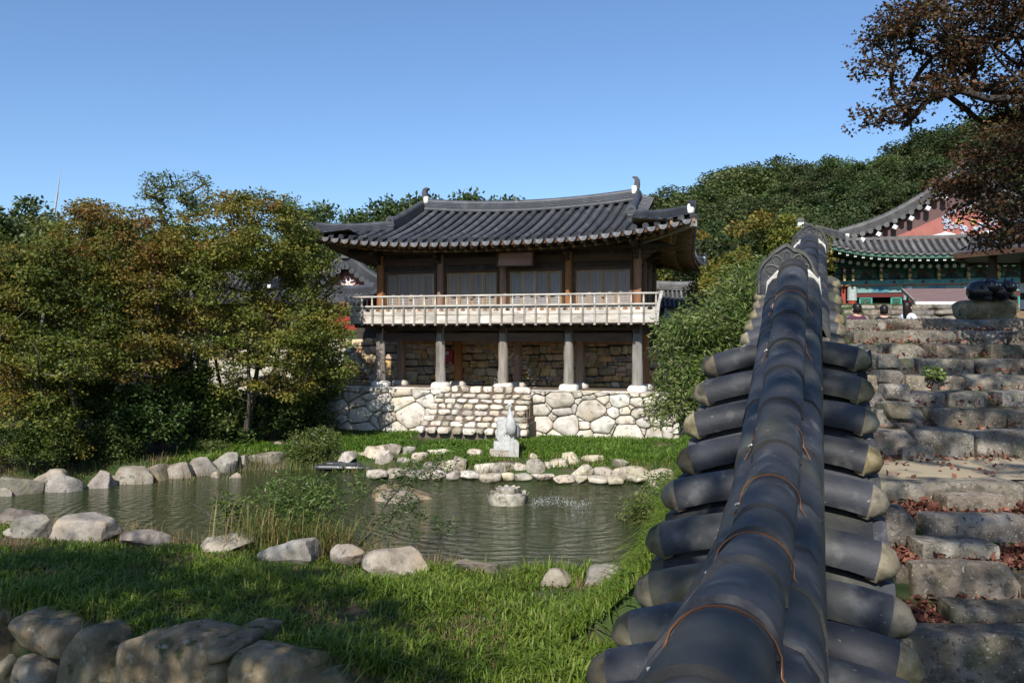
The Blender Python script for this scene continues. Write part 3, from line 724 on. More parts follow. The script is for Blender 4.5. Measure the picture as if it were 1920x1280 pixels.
for i in range(4):
    x0 = i * BAY + .14; x1 = (i + 1) * BAY - .14; c0 = (x0 + x1) / 2 - 2 * DW
    for k in range(4):
        d = obj('door', dm[0], pav, loc=(c0 + k * DW + .002, .0 if k % 3 else .012, DZ0 - Z0))
        for mm, nm in zip(dm[1:], ('lattice', 'paper', 'lower_panel')): obj(nm, mm, d, loc=(0, 0, 0))
        if k == 1:
            mb = MB(); mb.tube([(DW - .03, -.03, .72), (DW + .02, -.045, .69), (DW + .05, -.03, .72)], .016, 6); mb.build('door_ring', M['black'], d, loc=(0, 0, 0))
    f = MB(); f.box((x0 + (c0 - x0) / 2, .02, DZ0 + DH / 2), (c0 - x0 - .01, .09, DH)); f.box((x1 - (c0 - x0) / 2, .02, DZ0 + DH / 2), (c0 - x0 - .01, .09, DH)); f.box(((x0 + x1) / 2, .02, DZ0 + DH + .05), (x1 - x0, .1, .10)); f.box(((x0 + x1) / 2, .02, DZ0 - .03), (x1 - x0, .12, .06))
    f.build('door_frame', M['wood_brown'], pav)
    f = MB(); f.box(((x0 + x1) / 2, .05, DZ0 + DH + .23), (x1 - x0, .05, .26)); f.build('wall_panel', M['wood_dark'], pav)
    f = MB(); f.box(((x0 + x1) / 2, 0, 2.48), (x1 - x0, .17, .24)); f.build('beam', M['wood_brown'], pav)
    f = MB(); f.box(((x0 + x1) / 2, .03, 2.68), (x1 - x0, .06, .16)); f.build('wall_panel', M['wood_dark'], pav)
# brackets on the columns
def bracket_mb(n=3, s=1.):
    m = MB()
    for k in range(n):
        y1 = -.22 - .20 * k; z = 2.42 + .14 * k
        prof = [(0, z), (y1 * s * .7, z), (y1 * s, z + .03), (y1 * s - .12, z + .09), (y1 * s - .10, z + .12), (y1 * s + .04, z + .13), (0, z + .13)]
        m.prism([(-.06, a, c) for a, c in prof], (0, 0, 0), (.12, 0, 0))
    return m
bm = bracket_mb().mesh('bracket', M['wood_brown'], 30)
for i in range(5): obj('bracket', bm, pav, loc=(i * BAY, -.08, -Z0))
mb = MB(); mb.tube([(-1.2, -.0, 2.86), (LEN + 1.2, 0, 2.86)], .11, 10); mb.build('purlin', M['wood_brown'], pav, smooth=60)
mb = MB(); mb.tube([(LEN, -1.2, 2.86), (LEN, 5.2, 2.86)], .11, 10); mb.build('purlin', M['wood_brown'], pav, smooth=60)
# ---- right side wall: posts, shutters, brackets
for k, v in enumerate((0, 1.3, 2.6, 3.9)):
    if k: mb = MB(); mb.box((LEN, v, 1.6), (.2, .2, 2.3)); mb.build('column', M['wood_orange'], pav)
    obj('bracket', bm, pav, loc=(LEN + .08, v, -Z0), rot=(0, 0, PI / 2))
    if k < 3:
        mb = MB(); mb.box((LEN - .02, v + .65, 1.35), (.06, 1.1, 1.6)); mb.build('side_panel', M['wood_brown'], pav)
        mb = MB(); mb.box((LEN + .02, v + .2, 1.35), (.05, .09, 1.6)); mb.build('side_stile', M['wood_orange'], pav)
        mb = MB(); mb.box((LEN, v + .65, 2.4), (.14, 1.1, .22)); mb.build('beam', M['wood_brown'], pav)
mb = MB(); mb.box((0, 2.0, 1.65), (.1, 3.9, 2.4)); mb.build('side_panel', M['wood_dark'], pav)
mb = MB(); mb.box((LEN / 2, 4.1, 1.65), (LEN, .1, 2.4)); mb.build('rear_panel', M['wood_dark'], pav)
# ---- roof
UC = 4.4; VR = 2.3; VB = 7.5
def ve(u): s = (u - UC) / 6.4; return -1.75 - .28 * abs(s) ** 3
def ze(u): s = (u - UC) / 6.4; return 2.98 + .46 * abs(s) ** 2.8
def zrg(u): return 4.42 + .20 * ((u - 4.57) / 3.8) ** 2
def zfront(u, v):
    t_ = (v - ve(u)) / (VR - ve(u)); uu = min(max(u, .79), 8.36)
    return ze(u) + (zrg(uu) - ze(u)) * (.76 * t_ + .24 * t_ * t_)
CR, FR = (10.78, -2.03), (8.66, -.1)        # hip line: corner and foot of the descending ridge (plan)
CL, FL = (-1.98, -2.03), (.48, -.1)
GR, GL = 8.62, .52                          # planes of the gables
def vtop(u):
    if u > FR[0]: return FR[1] + (CR[1] - FR[1]) * ((u - FR[0]) / (CR[0] - FR[0]))
    if u < FL[0]: return FL[1] + (CL[1] - FL[1]) * ((FL[0] - u) / (FL[0] - CL[0]))
    return VR
BR = (10.40, VB)
zB = 2.72
# front slope bed
mb = MB(); nu = 60
mb.grid(lambda a, b_: (lambda u: (lambda v: (u, v, zfront(u, v) - .05))(ve(u) + (vtop(u) - ve(u)) * b_))(CL[0] + (CR[0] - CL[0]) * a), nu, 8)
mb.build('roof', M['roofbed'], pav, smooth=50); ROOF = pav.children[-1]
def tile_row(pts, r=.085, up=(0, 0, 1), end=True, parent=None, mt=None, nseg=7):
    """a row of half round cover tiles from the eave up; each tile laps the one below"""
    m = MB(); pts = [Vector(q) for q in pts]
    L = sum((pts[i + 1] - pts[i]).length for i in range(len(pts) - 1)); n = max(2, int(L / .33))
    def at(s):
        s = s * L
        for i in range(len(pts) - 1):
            l = (pts[i + 1] - pts[i]).length
            if s <= l or i == len(pts) - 2: return pts[i].lerp(pts[i + 1], s / l)
            s -= l
    prof = arc(r, -PI / 2, PI / 2, nseg)
    path = []; sc_ = []
    for k in range(n):
        path += [at(k / n), at((k + .97) / n)]; sc_ += [1.06, .95]
    m.sweep(prof, path, up=up, closed=False, scales=sc_)
    if end:
        d = (path[1] - path[0]).normalized(); r_ = d.cross(Vector(up)).normalized(); u = r_.cross(d)
        c = path[0] - d * .004 + u * .01; q = [c + r_ * (r * 1.1 * cos(2 * PI * k / 12)) + u * (r * 1.1 * sin(2 * PI * k / 12)) for k in range(12)]
        m.prism(q, (0, 0, 0), d * .03)
    return m
PITCH = .336
nrow = int((CR[0] - CL[0]) / PITCH)
lip = MB(); o = 0
cres = MB()
for k in range(nrow + 1):
    u = CL[0] + .10 + (CR[0] - CL[0] - .2) * k / nrow
    v0, v1 = ve(u), vtop(u)
    if v1 - v0 < .15: v1 = v0 + .15
    pts = [(u, v0 + (v1 - v0) * f, zfront(u, v0 + (v1 - v0) * f) + .0) for f in (0, .15, .3, .45, .6, .75, .9, 1)]
    tile_row(pts).build('tile_row', M['tile'], ROOF, loc=(0, 0, 0), smooth=50)
    # drip tile between the rows: a crescent hanging over the eave
    uc = u + (CR[0] - CL[0] - .2) / nrow / 2
    if k < nrow:
        zc = ze(uc); vc = ve(uc); n = 10; hw = .14
        top = [(uc - hw + 2 * hw * i / n, vc - .03, zc - .045 + .02 * (1 - (2 * i / n - 1) ** 2) * -1) for i in range(n + 1)]
        bot = [(uc - hw * .97 + 2 * hw * .97 * i / n, vc - .075, zc - .05 - .15 * math.sqrt(max(0, 1 - (2 * i / n - 1) ** 2)) ) for i in range(n + 1)]
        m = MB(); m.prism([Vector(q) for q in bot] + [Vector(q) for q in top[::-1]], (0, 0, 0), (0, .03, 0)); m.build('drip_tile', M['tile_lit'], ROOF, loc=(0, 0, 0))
# right side slope (below the gable) and rear slope
def zhip(v):  # height along the hip of the front right corner
    pass
zFR = zfront(FR[0], FR[1]); zCR = zfront(CR[0] - .02, CR[1])
def side(sgn):
    F0, C0 = (FR, CR) if sgn > 0 else (FL, CL); B0 = BR if sgn > 0 else (-1.6, VB)
    top1 = (F0[0], 4.75); zF = zfront(F0[0], F0[1]); zC = ze(C0[0])
    def fn(a, b_):      # a along the eave front to back, b up
        e = Vector((C0[0] + (B0[0] - C0[0]) * a - sgn * .22 * sin(PI * a), C0[1] + (B0[1] - C0[1]) * a, zC + (zB - zC) * a - .34 * sin(PI * a) ** 1.0))
        tp = Vector((F0[0], F0[1] + (top1[1] - F0[1]) * a, zF - .25 * a))
        q = e.lerp(tp, b_); q.z -= .10 * sin(PI * b_); return q
    m = MB(); m.grid(lambda a, b_: fn(a, b_) - Vector((0, 0, .05)), 24, 6, flip=(sgn < 0)); m.build('roof_bed', M['roofbed'], ROOF, loc=(0, 0, 0), smooth=50)
    for k in range(27):
        a = (k + .5) / 27
        tile_row([fn(a, f) for f in (0, .25, .5, .75, 1)]).build('tile_row', M['tile'], ROOF, loc=(0, 0, 0), smooth=50)
    return fn
fsr = side(1); fsl = side(-1)
mb = MB(); mb.grid(lambda a, b_: Vector((-1.6 + 12 * a, VB, zB - .05)).lerp(Vector((.6 + 8 * a, VR, 4.45)), b_), 10, 6, flip=True); mb.build('roof_bed', M['roofbed'], ROOF, loc=(0, 0, 0))
# gables
for g, s in ((GL, -1), (GR, 1)):
    mb = MB(); mb.prism([(g, -.1, 3.5), (g, VR, zrg(g) - .1), (g, 4.9, 3.4)], (0, 0, 0), (-.06 * s, 0, 0)); mb.build('gable_board', M['wood_dark'], pav)
# stacked tile ridges
def ridge_prof(h, w_, n=6):
    L, R_ = [], []
    for k in range(n):
        z0, z1 = h * k / n, h * (k + 1) / n
        a = w_ / 2 * (1 - .15 * k / n)
        L += [(-a, z0), (-a, z0 + (z1 - z0) * .62), (-a * .84, z0 + (z1 - z0) * .66), (-a * .84, z1)]
        R_ += [(a, z0), (a, z0 + (z1 - z0) * .62), (a * .84, z0 + (z1 - z0) * .66), (a * .84, z1)]
    top = arc(w_ * .42, -PI / 2, PI / 2, 6, h)
    return R_[::1] + top[::-1] + L[::-1]
def ridge(path, h, w_, n, mtl='tile', parent=None, hs=None):
    m = MB(); m.sweep(ridge_prof(h, w_, n), path); m.build('ridge', M[mtl], parent or ROOF, loc=(0, 0, 0), smooth=30)
ridge([(.70 + 7.74 * f, VR, zrg(.70 + 7.74 * f)) for f in [i / 16 for i in range(17)]], .29, .26, 5)
mb = MB()
for s in (-1, 1): mb.tube([(.75 + 7.64 * f, VR - .19 * s, zrg(.75 + 7.64 * f) + .0) for f in [i / 16 for i in range(17)]], .075, 8)
mb.build('ridge_roll', M['tile'], ROOF, loc=(0, 0, 0), smooth=60)
def line_on_front(a, b_, n=8, lift=0., sag=0., k=1.):
    return [(lambda u, v: (u, v, zfront(u, v) + lift + sag * (f - .5) ** 2 * 4))(a[0] + (b_[0] - a[0]) * f, a[1] + (b_[1] - a[1]) * f) for f in [i / n for i in range(n + 1)]]
def hook(c, d, h, wd):   # ridge end ornament: a curled plate, with its lime bedding
    c = Vector(c); d = Vector(d).normalized(); u = Vector((0, 0, 1)); s = d.cross(u)
    pr = [(-.22, 0), (.20, 0), (.27, .45), (.25, .8), (.12, 1.02), (-.15, 1.10), (-.36, 1.02), (-.2, .90), (-.12, .75), (-.18, .4)]
    m = MB(); m.prism([c + d * (x * h) + u * (z * h) for x, z in pr], s * (-wd / 2), s * (wd / 2)); m.build('ridge_end', M['tile'], ROOF, loc=(0, 0, 0), smooth=40)
    m = stone_block(int(c.x * 100) + 900, .2, .30, .30, (3, 3, 3), 4, .12, 1); m.build('lime_bedding', M['plaster'], ROOF, loc=tuple(c + u * .0 - d * .06), smooth=50)
def end_disc(c, d, r=.14):
    c = Vector(c); d = Vector(d).normalized(); u = Vector((0, 0, 1)); s = d.cross(u).normalized()
    q = [c + s * (r * cos(PI * k / 10)) + u * (r * 1.15 * sin(PI * k / 10)) for k in range(11)]
    m = MB(); m.prism(q + [c - s * r - u * .12, c + s * r - u * .12], d * -.02, d * .04); m.build('ridge_end', M['black'] if 0 else M['tile'], ROOF, loc=(0, 0, 0))
    m = MB(); m.box(c - u * .10 - d * .05, (.24, .12, .1)); m.build('lime_bedding', M['plaster'], ROOF, loc=(0, 0, 0))
for (F0, C0, ue, s) in ((FR, CR, 8.42, 1), (FL, CL, .72, -1)):
    zt = zrg(ue) + .3
    # descending ridge from the end of the main ridge to the foot
    p0, p1 = (ue + s * .05, VR), (F0[0], F0[1] - .12)
    path = line_on_front((ue + s * .1, VR - .05), p1, 8, .0)
    ridge(path, .28, .24, 5); end_disc((p1[0], p1[1] - .06, zfront(*p1) + .28), (0, -1, 0), .15)
    path = [(x, 2 * VR - y, z) for x, y, z in path]; ridge(path, .26, .24, 5)
    hook((ue + s * .02, VR, zt + .05), (s, 0, 0), .42, .16)
    # hip ridge
    path = line_on_front((F0[0] + s * .05, F0[1] - .06), (C0[0] - s * .12, C0[1] + .12), 8, .0, 0)
    path = [(x, y, z + .05 * (i / 8) ** 2) for i, (x, y, z) in enumerate(path)]
    ridge(path, .20, .22, 4)
    e = Vector(path[-1]); d = (Vector(path[-1]) - Vector(path[-2])).normalized()
    hook(e + Vector((0, 0, .16)), d, .22, .2)
    # verge tiles on the outside of the descending ridge
    for k in range(16):
        f = (k + .5) / 16; y = p1[1] + (VR - p1[1]) * f; z = zfront(p1[0] + (ue - p1[0]) * f, y)
        m = MB(); m.sweep(arc(.075, -PI / 2, PI / 2, 6), [(F0[0] + s * .02, y, z + .10), (F0[0] + s * .38, y, z + .02)], closed=False); m.build('verge_tile', M['tile'], ROOF, loc=(0, 0, 0), smooth=60)
# rear right hip with its end
pth = [fsr(1, f) + Vector((0, 0, .02)) for f in (1, .75, .5, .25, 0.03)]
ridge(pth, .22, .24, 4); e = pth[-1]; hook(e + Vector((0, 0, .2)), (.8, .6, 0), .22, .2)
# ---- soffit and rafters
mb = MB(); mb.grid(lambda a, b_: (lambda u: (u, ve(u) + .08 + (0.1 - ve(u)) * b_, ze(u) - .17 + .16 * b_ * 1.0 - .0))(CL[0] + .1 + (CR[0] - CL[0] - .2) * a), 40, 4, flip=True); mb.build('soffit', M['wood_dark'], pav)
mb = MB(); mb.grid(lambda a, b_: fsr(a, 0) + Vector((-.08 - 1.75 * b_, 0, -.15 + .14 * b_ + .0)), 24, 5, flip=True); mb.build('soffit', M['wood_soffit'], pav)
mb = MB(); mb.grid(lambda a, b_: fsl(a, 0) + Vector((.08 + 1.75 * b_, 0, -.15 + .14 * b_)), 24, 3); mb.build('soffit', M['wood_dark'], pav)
NR = 36
for k in range(NR):
    u = CL[0] + .25 + (CR[0] - CL[0] - .5) * k / (NR - 1)
    ui = min(max(u, .2), LEN - .2) if (u < 0 or u > LEN) else u
    ui = u + (ui - u) * .85
    mb = MB(); mb.bar((u, ve(u) + .10, ze(u) - .20), (u + (ui - u) * .45, ve(u) + .85, ze(u) - .14), .075, .085); mb.build('rafter', M['wood_soffit'], pav)
    mb = MB(); mb.tube([(u + (ui - u) * .3, ve(u) + .55, ze(u) - .27), (ui, .25, ze(ui) - .08)], .052, 7); mb.build('rafter', M['wood_soffit'], pav, smooth=60)
mb = MB(); mb.sweep([(-.03, -.05), (.03, -.05), (.03, .05), (-.03, .05)], [(lambda u: (u, ve(u) + .06, ze(u) - .13))(CL[0] + .1 + (CR[0] - CL[0] - .2) * i / 30) for i in range(31)]); mb.build('eave_board', M['wood_brown'], pav)
mb = MB(); mb.sweep([(-.04, -.06), (.04, -.06), (.04, .06), (-.04, .06)], [(lambda u: (u, ve(u) + .72, ze(u) - .19))(CL[0] + .3 + (CR[0] - CL[0] - .6) * i / 30) for i in range(31)]); mb.build('eave_board', M['wood_brown'], pav)
for k in range(34):
    a = (k + .3) / 34; q = fsr(a, 0); vi = min(max(q.y, .3), 5.2); vi = q.y + (vi - q.y) * .85
    mb = MB(); mb.bar(q + Vector((-.1, 0, -.19)), (q.x - .9, q.y + (vi - q.y) * .45, q.z - .13), .075, .085); mb.build('rafter', M['wood_soffit'], pav)
    mb = MB(); mb.tube([(q.x - .6, q.y + (vi - q.y) * .3, q.z - .26), (LEN - .1, vi, q.z + .02)], .052, 7); mb.build('rafter', M['wood_soffit'], pav, smooth=60)
for off_, zz in ((-.06, -.13), (-.70, -.18)):
    mb = MB(); mb.sweep([(-.035, -.055), (.035, -.055), (.035, .055), (-.035, .055)], [fsr(i / 24, 0) + Vector((off_, 0, zz)) for i in range(25)]); mb.build('eave_board', M['wood_soffit'], pav)
# corner hip rafter under the right front corner
mb = MB(); mb.bar((CR[0] - .05, CR[1] + .05, ze(CR[0]) - .2), (LEN, 0, 2.95), .16, .22); mb.build('hip_rafter', M['wood_grey'], pav)
# ---- blank signboard hanging under the eave
sb = thing('signboard', 'plain brown wooden signboard hanging under the pavilion eave', 'signboard', PW(5.0, -.62, 2.28), PA)
mb = MB(); R_ = Matrix.Rotation(math.radians(-14), 3, 'X'); mb.box((0, 0, .18), (1.12, .05, .44), R_); mb.build('board', mat('sign_wood', [(.24, .09, .03), (.34, .14, .055), (.42, .19, .08)], scale=4, stretch=(.2, 1, 1), rough=.7, bump=.2, rnd=0), sb)
mb = MB()
for c, s in (((0, .0, .41), (1.22, .08, .05)), ((0, -.03, -.04), (1.22, .08, .05)), ((-.59, 0, .18), (.05, .08, .5)), ((.59, 0, .18), (.05, .08, .5))): mb.box(c, s, R_)
mb.build('frame', M['wood_brown'], sb)
# ================================================================== stone platform with its steps
plat = thing('stone_platform', 'pale rubble stone platform carrying the wooden pavilion', 'platform', PW(4, -.55, -3.25), PA, off=(4, -.55, -3.25)); plat['kind'] = 'thing'
OFF[plat.name] = (4, -.55, -3.25)
FV = -.58; U0, U1 = -1.80, 9.98
mb = MB(); mb.box(((U0 + U1) / 2, FV + .3 + 1.7, (-3.4 - 1.80) / 2), (U1 - U0 - .08, 3.2, 1.58)); mb.build('core', M['dark_mortar'], plat)
mb = MB(); mb.box(((U0 + U1) / 2, FV + 1.72, -1.78), (U1 - U0 - .1, 3.2, .05)); mb.build('floor', M['mortar'], plat)
def px_uz(x, y, v=FV):   # pixel of the photograph -> (u, z) on the vertical plane v of the pavilion frame
    r = (x - 960) / F; A = PO + PV * v
    u = (A.x - r * A.y) / (r * PU.y - PU.x); d = A.y + u * PU.y
    return u, (HOR - y) / F * d
def zpx(vx, vy, ox, oy, sx_): return (ox + vx / sx_, oy + vy / sx_)
S1 = 1920 / 340.
SEEDL = [(150, 155), (335, 150), (150, 240), (320, 235), (185, 350), (150, 490), (505, 170), (640, 180), (530, 238), (665, 255), (840, 190), (1075, 190), (385, 320), (575, 335), (860, 315), (1130, 280), (1260, 185), (1430, 185), (430, 450), (710, 485), (960, 450), (540, 505), (460, 580), (800, 600), (1010, 580), (250, 600), (620, 430), (690, 385), (1140, 450), (1090, 560), (1180, 600), (1280, 260), (1280, 440), (1280, 560), (1600, 180), (1740, 185), (1870, 185), (1500, 300), (1500, 450), (1500, 580), (1800, 300), (1800, 450), (1800, 580)]
SEEDR = [(170, 190), (285, 190), (415, 180), (520, 185), (640, 190), (790, 205), (910, 190), (1045, 200), (1230, 190), (1405, 205), (1520, 205), (1650, 205), (1780, 205), (385, 270), (620, 270), (930, 260), (1070, 285), (1250, 285), (1430, 300), (1570, 290), (1720, 290), (415, 390), (640, 385), (950, 390), (1190, 410), (1305, 398), (1440, 425), (1600, 400), (1780, 380), (425, 530), (690, 550), (1070, 545), (1320, 515), (1500, 520), (1640, 500), (1780, 500), (865, 550), (880, 640), (370, 660), (590, 660), (1200, 600), (1330, 640), (1620, 630), (1780, 620), (1060, 655), (545, 465), (770, 360), (825, 300), (505, 350), (1130, 330), (1375, 360), (1350, 230), (1470, 600), (1000, 465), (1080, 445), (870, 505), (1120, 620), (100, 300), (100, 450), (100, 600), (230, 300), (230, 450), (230, 600)]
seeds = [px_uz(*zpx(a, b_, 600, 700, S1)) for a, b_ in SEEDL] + [px_uz(*zpx(a, b_, 940, 700, S1)) for a, b_ in SEEDR]
BIG = {(860, 315): 120, (430, 450): 130, (960, 450): 175, (710, 485): 95, (460, 580): 125, (800, 600): 125, (840, 190): 110, (185, 350): 100, (150, 490): 100, (575, 335): 85, (620, 270): 150, (950, 390): 150, (425, 530): 105, (690, 550): 135, (1070, 545): 125, (1250, 285): 100, (1330, 640): 150, (1320, 515): 90, (640, 385): 95, (415, 390): 85}
SMALL = [(825, 300), (505, 350), (1130, 330), (1375, 360), (1350, 230), (770, 360), (545, 465), (1000, 465), (1080, 445), (870, 505), (1120, 620), (1470, 600), (690, 385), (620, 430)]
wts = [(BIG.get(q, 0 if q in SMALL else 60)) / S1 / F * 27 * .8 for q in SEEDL + SEEDR]
rg = random.Random(11)
cells = voronoi(seeds, U0, U1, -3.32, -1.745, .8, wts)
for k, c in enumerate(cells):
    m = stone_face(c, .16, .05 + rg.uniform(-.015, .03), rg, .012, .10, .014)
    if m: m.build('stone', M['pale'], plat, loc=(-4, .55 + FV + .02, 3.25), smooth=50)
# capping course under the columns: thin flat slabs
x = U0
while x < U1:
    L = rg.uniform(.5, 1.3); x1 = min(U1, x + L)
    m = stone_block(int(x * 100) + 300, x1 - x - .012, .62, .06, (4, 3, 2), 9, .06, 0); m.build('capstone', M['pale'], plat, loc=((x + x1) / 2 - 4, FV + .28 + .55, -1.735 + 3.25 - .012), smooth=60); x = x1
# left and right returns of the platform: coursed blocks
for (uu, s) in ((U0, -1), (U1, 1)):
    z = -3.3
    while z < -1.8:
        h = min(rg.uniform(.26, .42), -1.755 - z); v = FV + .1
        while v < 2.2:
            L = rg.uniform(.5, .9); m = stone_block(int(v * 991 + z * 77) + 5000, .3, L - .02, h - .02, (3, 4, 3), 6, .08, 2); m.build('stone', M['pale'], plat, loc=(uu - 4 + s * .02, v + L / 2 + .55, z + h / 2 + 3.25), smooth=50); v += L
        z += h
# the steps in front
stp = thing('stone_steps', 'flight of small coursed stone steps climbing the pale platform', 'steps', PW(2.6, -1.2, -3.3), PA, off=(2.6, -1.2, -3.3)); stp['kind'] = 'thing'
yb = [723.5, 738, 748, 757.5, 768.5, 780.5, 791, 802, 816]
xl = [824, 815, 811, 803, 802, 792, 785, 778]; xr = [996, 996, 995, 990, 985, 990, 990, 990]
for k in range(8):
    v = FV - .12 - .165 * k
    ua, zt = px_uz(xl[k], yb[k], v); ub, _ = px_uz(xr[k], yb[k], v); _, zb_ = px_uz((xl[k] + xr[k]) / 2, yb[k + 1], v); _, zt = px_uz((xl[k] + xr[k]) / 2, yb[k], v)
    if k < 7:
        mb = MB(); mb.box(((ua + ub) / 2, (v + FV) / 2 + .04, (zt - 3.4) / 2 - .012), (ub - ua - .06, FV - v + .0, zt + 3.4 - .03)); mb.build('mortar_bed', M['mortar'], stp)
    x = ua
    while x < ub - .1:
        L = rg.uniform(.22, .52); x1 = x + L
        if ub - x1 < .2: x1 = ub
        hgt = (zt - zb_) * rg.uniform(.78, .93)
        m = stone_block(int(x * 313) + k * 1000, x1 - x - .035, .30, hgt, (4, 3, 3), 4.5, .09, 2); m.build('stone', M[rg.choice(('granite', 'pale', 'pale'))], stp, loc=((x + x1) / 2 - 2.6, v + .12 + 1.2, zt - hgt / 2 - .012 + 3.3), smooth=50); x = x1
# ================================================================== back wall behind the columns, and its flanks
bw = thing('retaining_wall', 'beige coursed stone wall in the shade behind the pavilion columns', 'wall', PW(4.4, 2.6, -1.8), PA, off=(4.4, 2.6, -1.8)); bw['kind'] = 'thing'
mb = MB(); mb.box((4.4, 2.72, -.8), (13.4, .1, 2.35)); mb.build('core', M['dark_mortar'], bw)
rg = random.Random(21); z = -1.80; nst = 0
while z < .22:
    h = rg.uniform(.17, .29); x = -2.3 - rg.uniform(0, .3); jt = 0.
    while x < 10.9 and nst < 299:
        L = rg.uniform(.24, .62) * (.62 if 3.5 < x < 5.3 else 1.); j = rg.uniform(-.05, .05)
        q = lambda k=.02: rg.uniform(-k, k)
        zz = z + .035 * sin(x * 2.1 + z * 5)
        if rg.random() < .25:
            c1 = [(x + jt, zz), (x + L + j, zz + q()), (x + L + j * .5, zz + h * .48), (x + jt * .5, zz + h * .5)]; c2 = [(x + jt * .5, zz + h * .5), (x + L + j * .5, zz + h * .48), (x + L + j, zz + h), (x + jt, zz + h)]
            cs = [c1, c2]
        else: cs = [[(x + jt + q(), zz + q(.012)), (x + L + j, zz + q(.012)), (x + L - j, zz + h + q(.012)), (x - jt + q(), zz + h + q(.012))]]
        for c in cs:
            m = stone_face(c, .12, .025, rg, .007, .10, .006)
            if m: m.build('stone', M['beige'], bw, loc=(-4.4, 2.62 - 2.6, 1.8), smooth=50); nst += 1
        x += L; jt = j
    z += h
# red box and its cable
fb = thing('fire_hose_box', 'red fire hose box with a small pale window on the back wall', 'fire box', PW(1.55, 2.48, -1.03), PA)
mb = MB(); mb.box((0, 0, .28), (.34, .16, .56)); mb.build('cabinet', plain('red_paint', (.32, .03, .035), .4), fb)
mb = MB(); mb.box((-.04, -.082, .42), (.12, .01, .11)); mb.build('window', M['paper'], fb)
mb = MB(); mb.box((.08, -.083, .05), (.07, .012, .05)); mb.build('label_plate', M['paper'], fb)
mb = MB(); q = [PW(1.36, 2.5, z) for z in (.0, -.4)] + [PW(1.30, 2.5, -.9), PW(1.32, 2.48, -1.1), PW(1.48, 2.46, -1.13)]; mb.tube(q, .022, 6); mb.tube([PW(1.30, 2.5, -1.0), PW(1.27, 2.5, -1.5), PW(1.15, 2.4, -1.77)], .022, 6)
cb = mb.build('cable', M['black'], smooth=60); tag(cb, 'black cable running down the stone wall beside the red box', 'cable')
# ================================================================== painted hall on the right, seen on its gable side
M['dan_green'] = mat('painted_green', [(.02, .09, .06), (.04, .16, .11), (.07, .22, .16)], scale=9, rough=.7, bump=.05, rnd=.12, huev=.01, spots=[(22, .60, .66, (.22, .08, .03)), (30, .62, .66, (.35, .36, .30))])
M['dan_teal'] = mat('painted_teal', [(.05, .18, .16), (.09, .27, .25), (.12, .32, .30)], scale=12, rough=.7, bump=.05, rnd=.1, huev=.01, spots=[(26, .58, .64, (.30, .33, .30)), (19, .63, .67, (.3, .10, .05))])
M['dan_blue'] = plain('painted_blue', (.06, .20, .27)); M['dan_red'] = plain('painted_red', (.30, .045, .03)); M['dan_orange'] = plain('painted_orange', (.48, .15, .05))
M['dan_cream'] = plain('painted_cream', (.36, .33, .19)); M['dan_yellow'] = plain('painted_yellow', (.55, .38, .12)); M['dan_white'] = plain('painted_white', (.8, .8, .77)); M['maroon'] = plain('painted_maroon', (.11, .018, .015))
M['salmon'] = mat('faded_red_plaster', [(.30, .095, .075), (.38, .13, .10)], scale=3, rough=.9, bump=.1, rnd=0, huev=0)
M['dull_red'] = mat('dull_red_board', [(.105, .055, .05), (.14, .075, .068)], scale=3, rough=.9, bump=.1, rnd=0, huev=0)
M['void'] = plain('dark_interior', (.008, .007, .006), .9)
M['tile_pale'] = mat('aged_roof_tile', [(.07, .068, .066), (.11, .108, .105), (.15, .147, .14)], scale=2.5, rough=.6, bump=.25, bscale=30, rnd=.2, huev=.01)
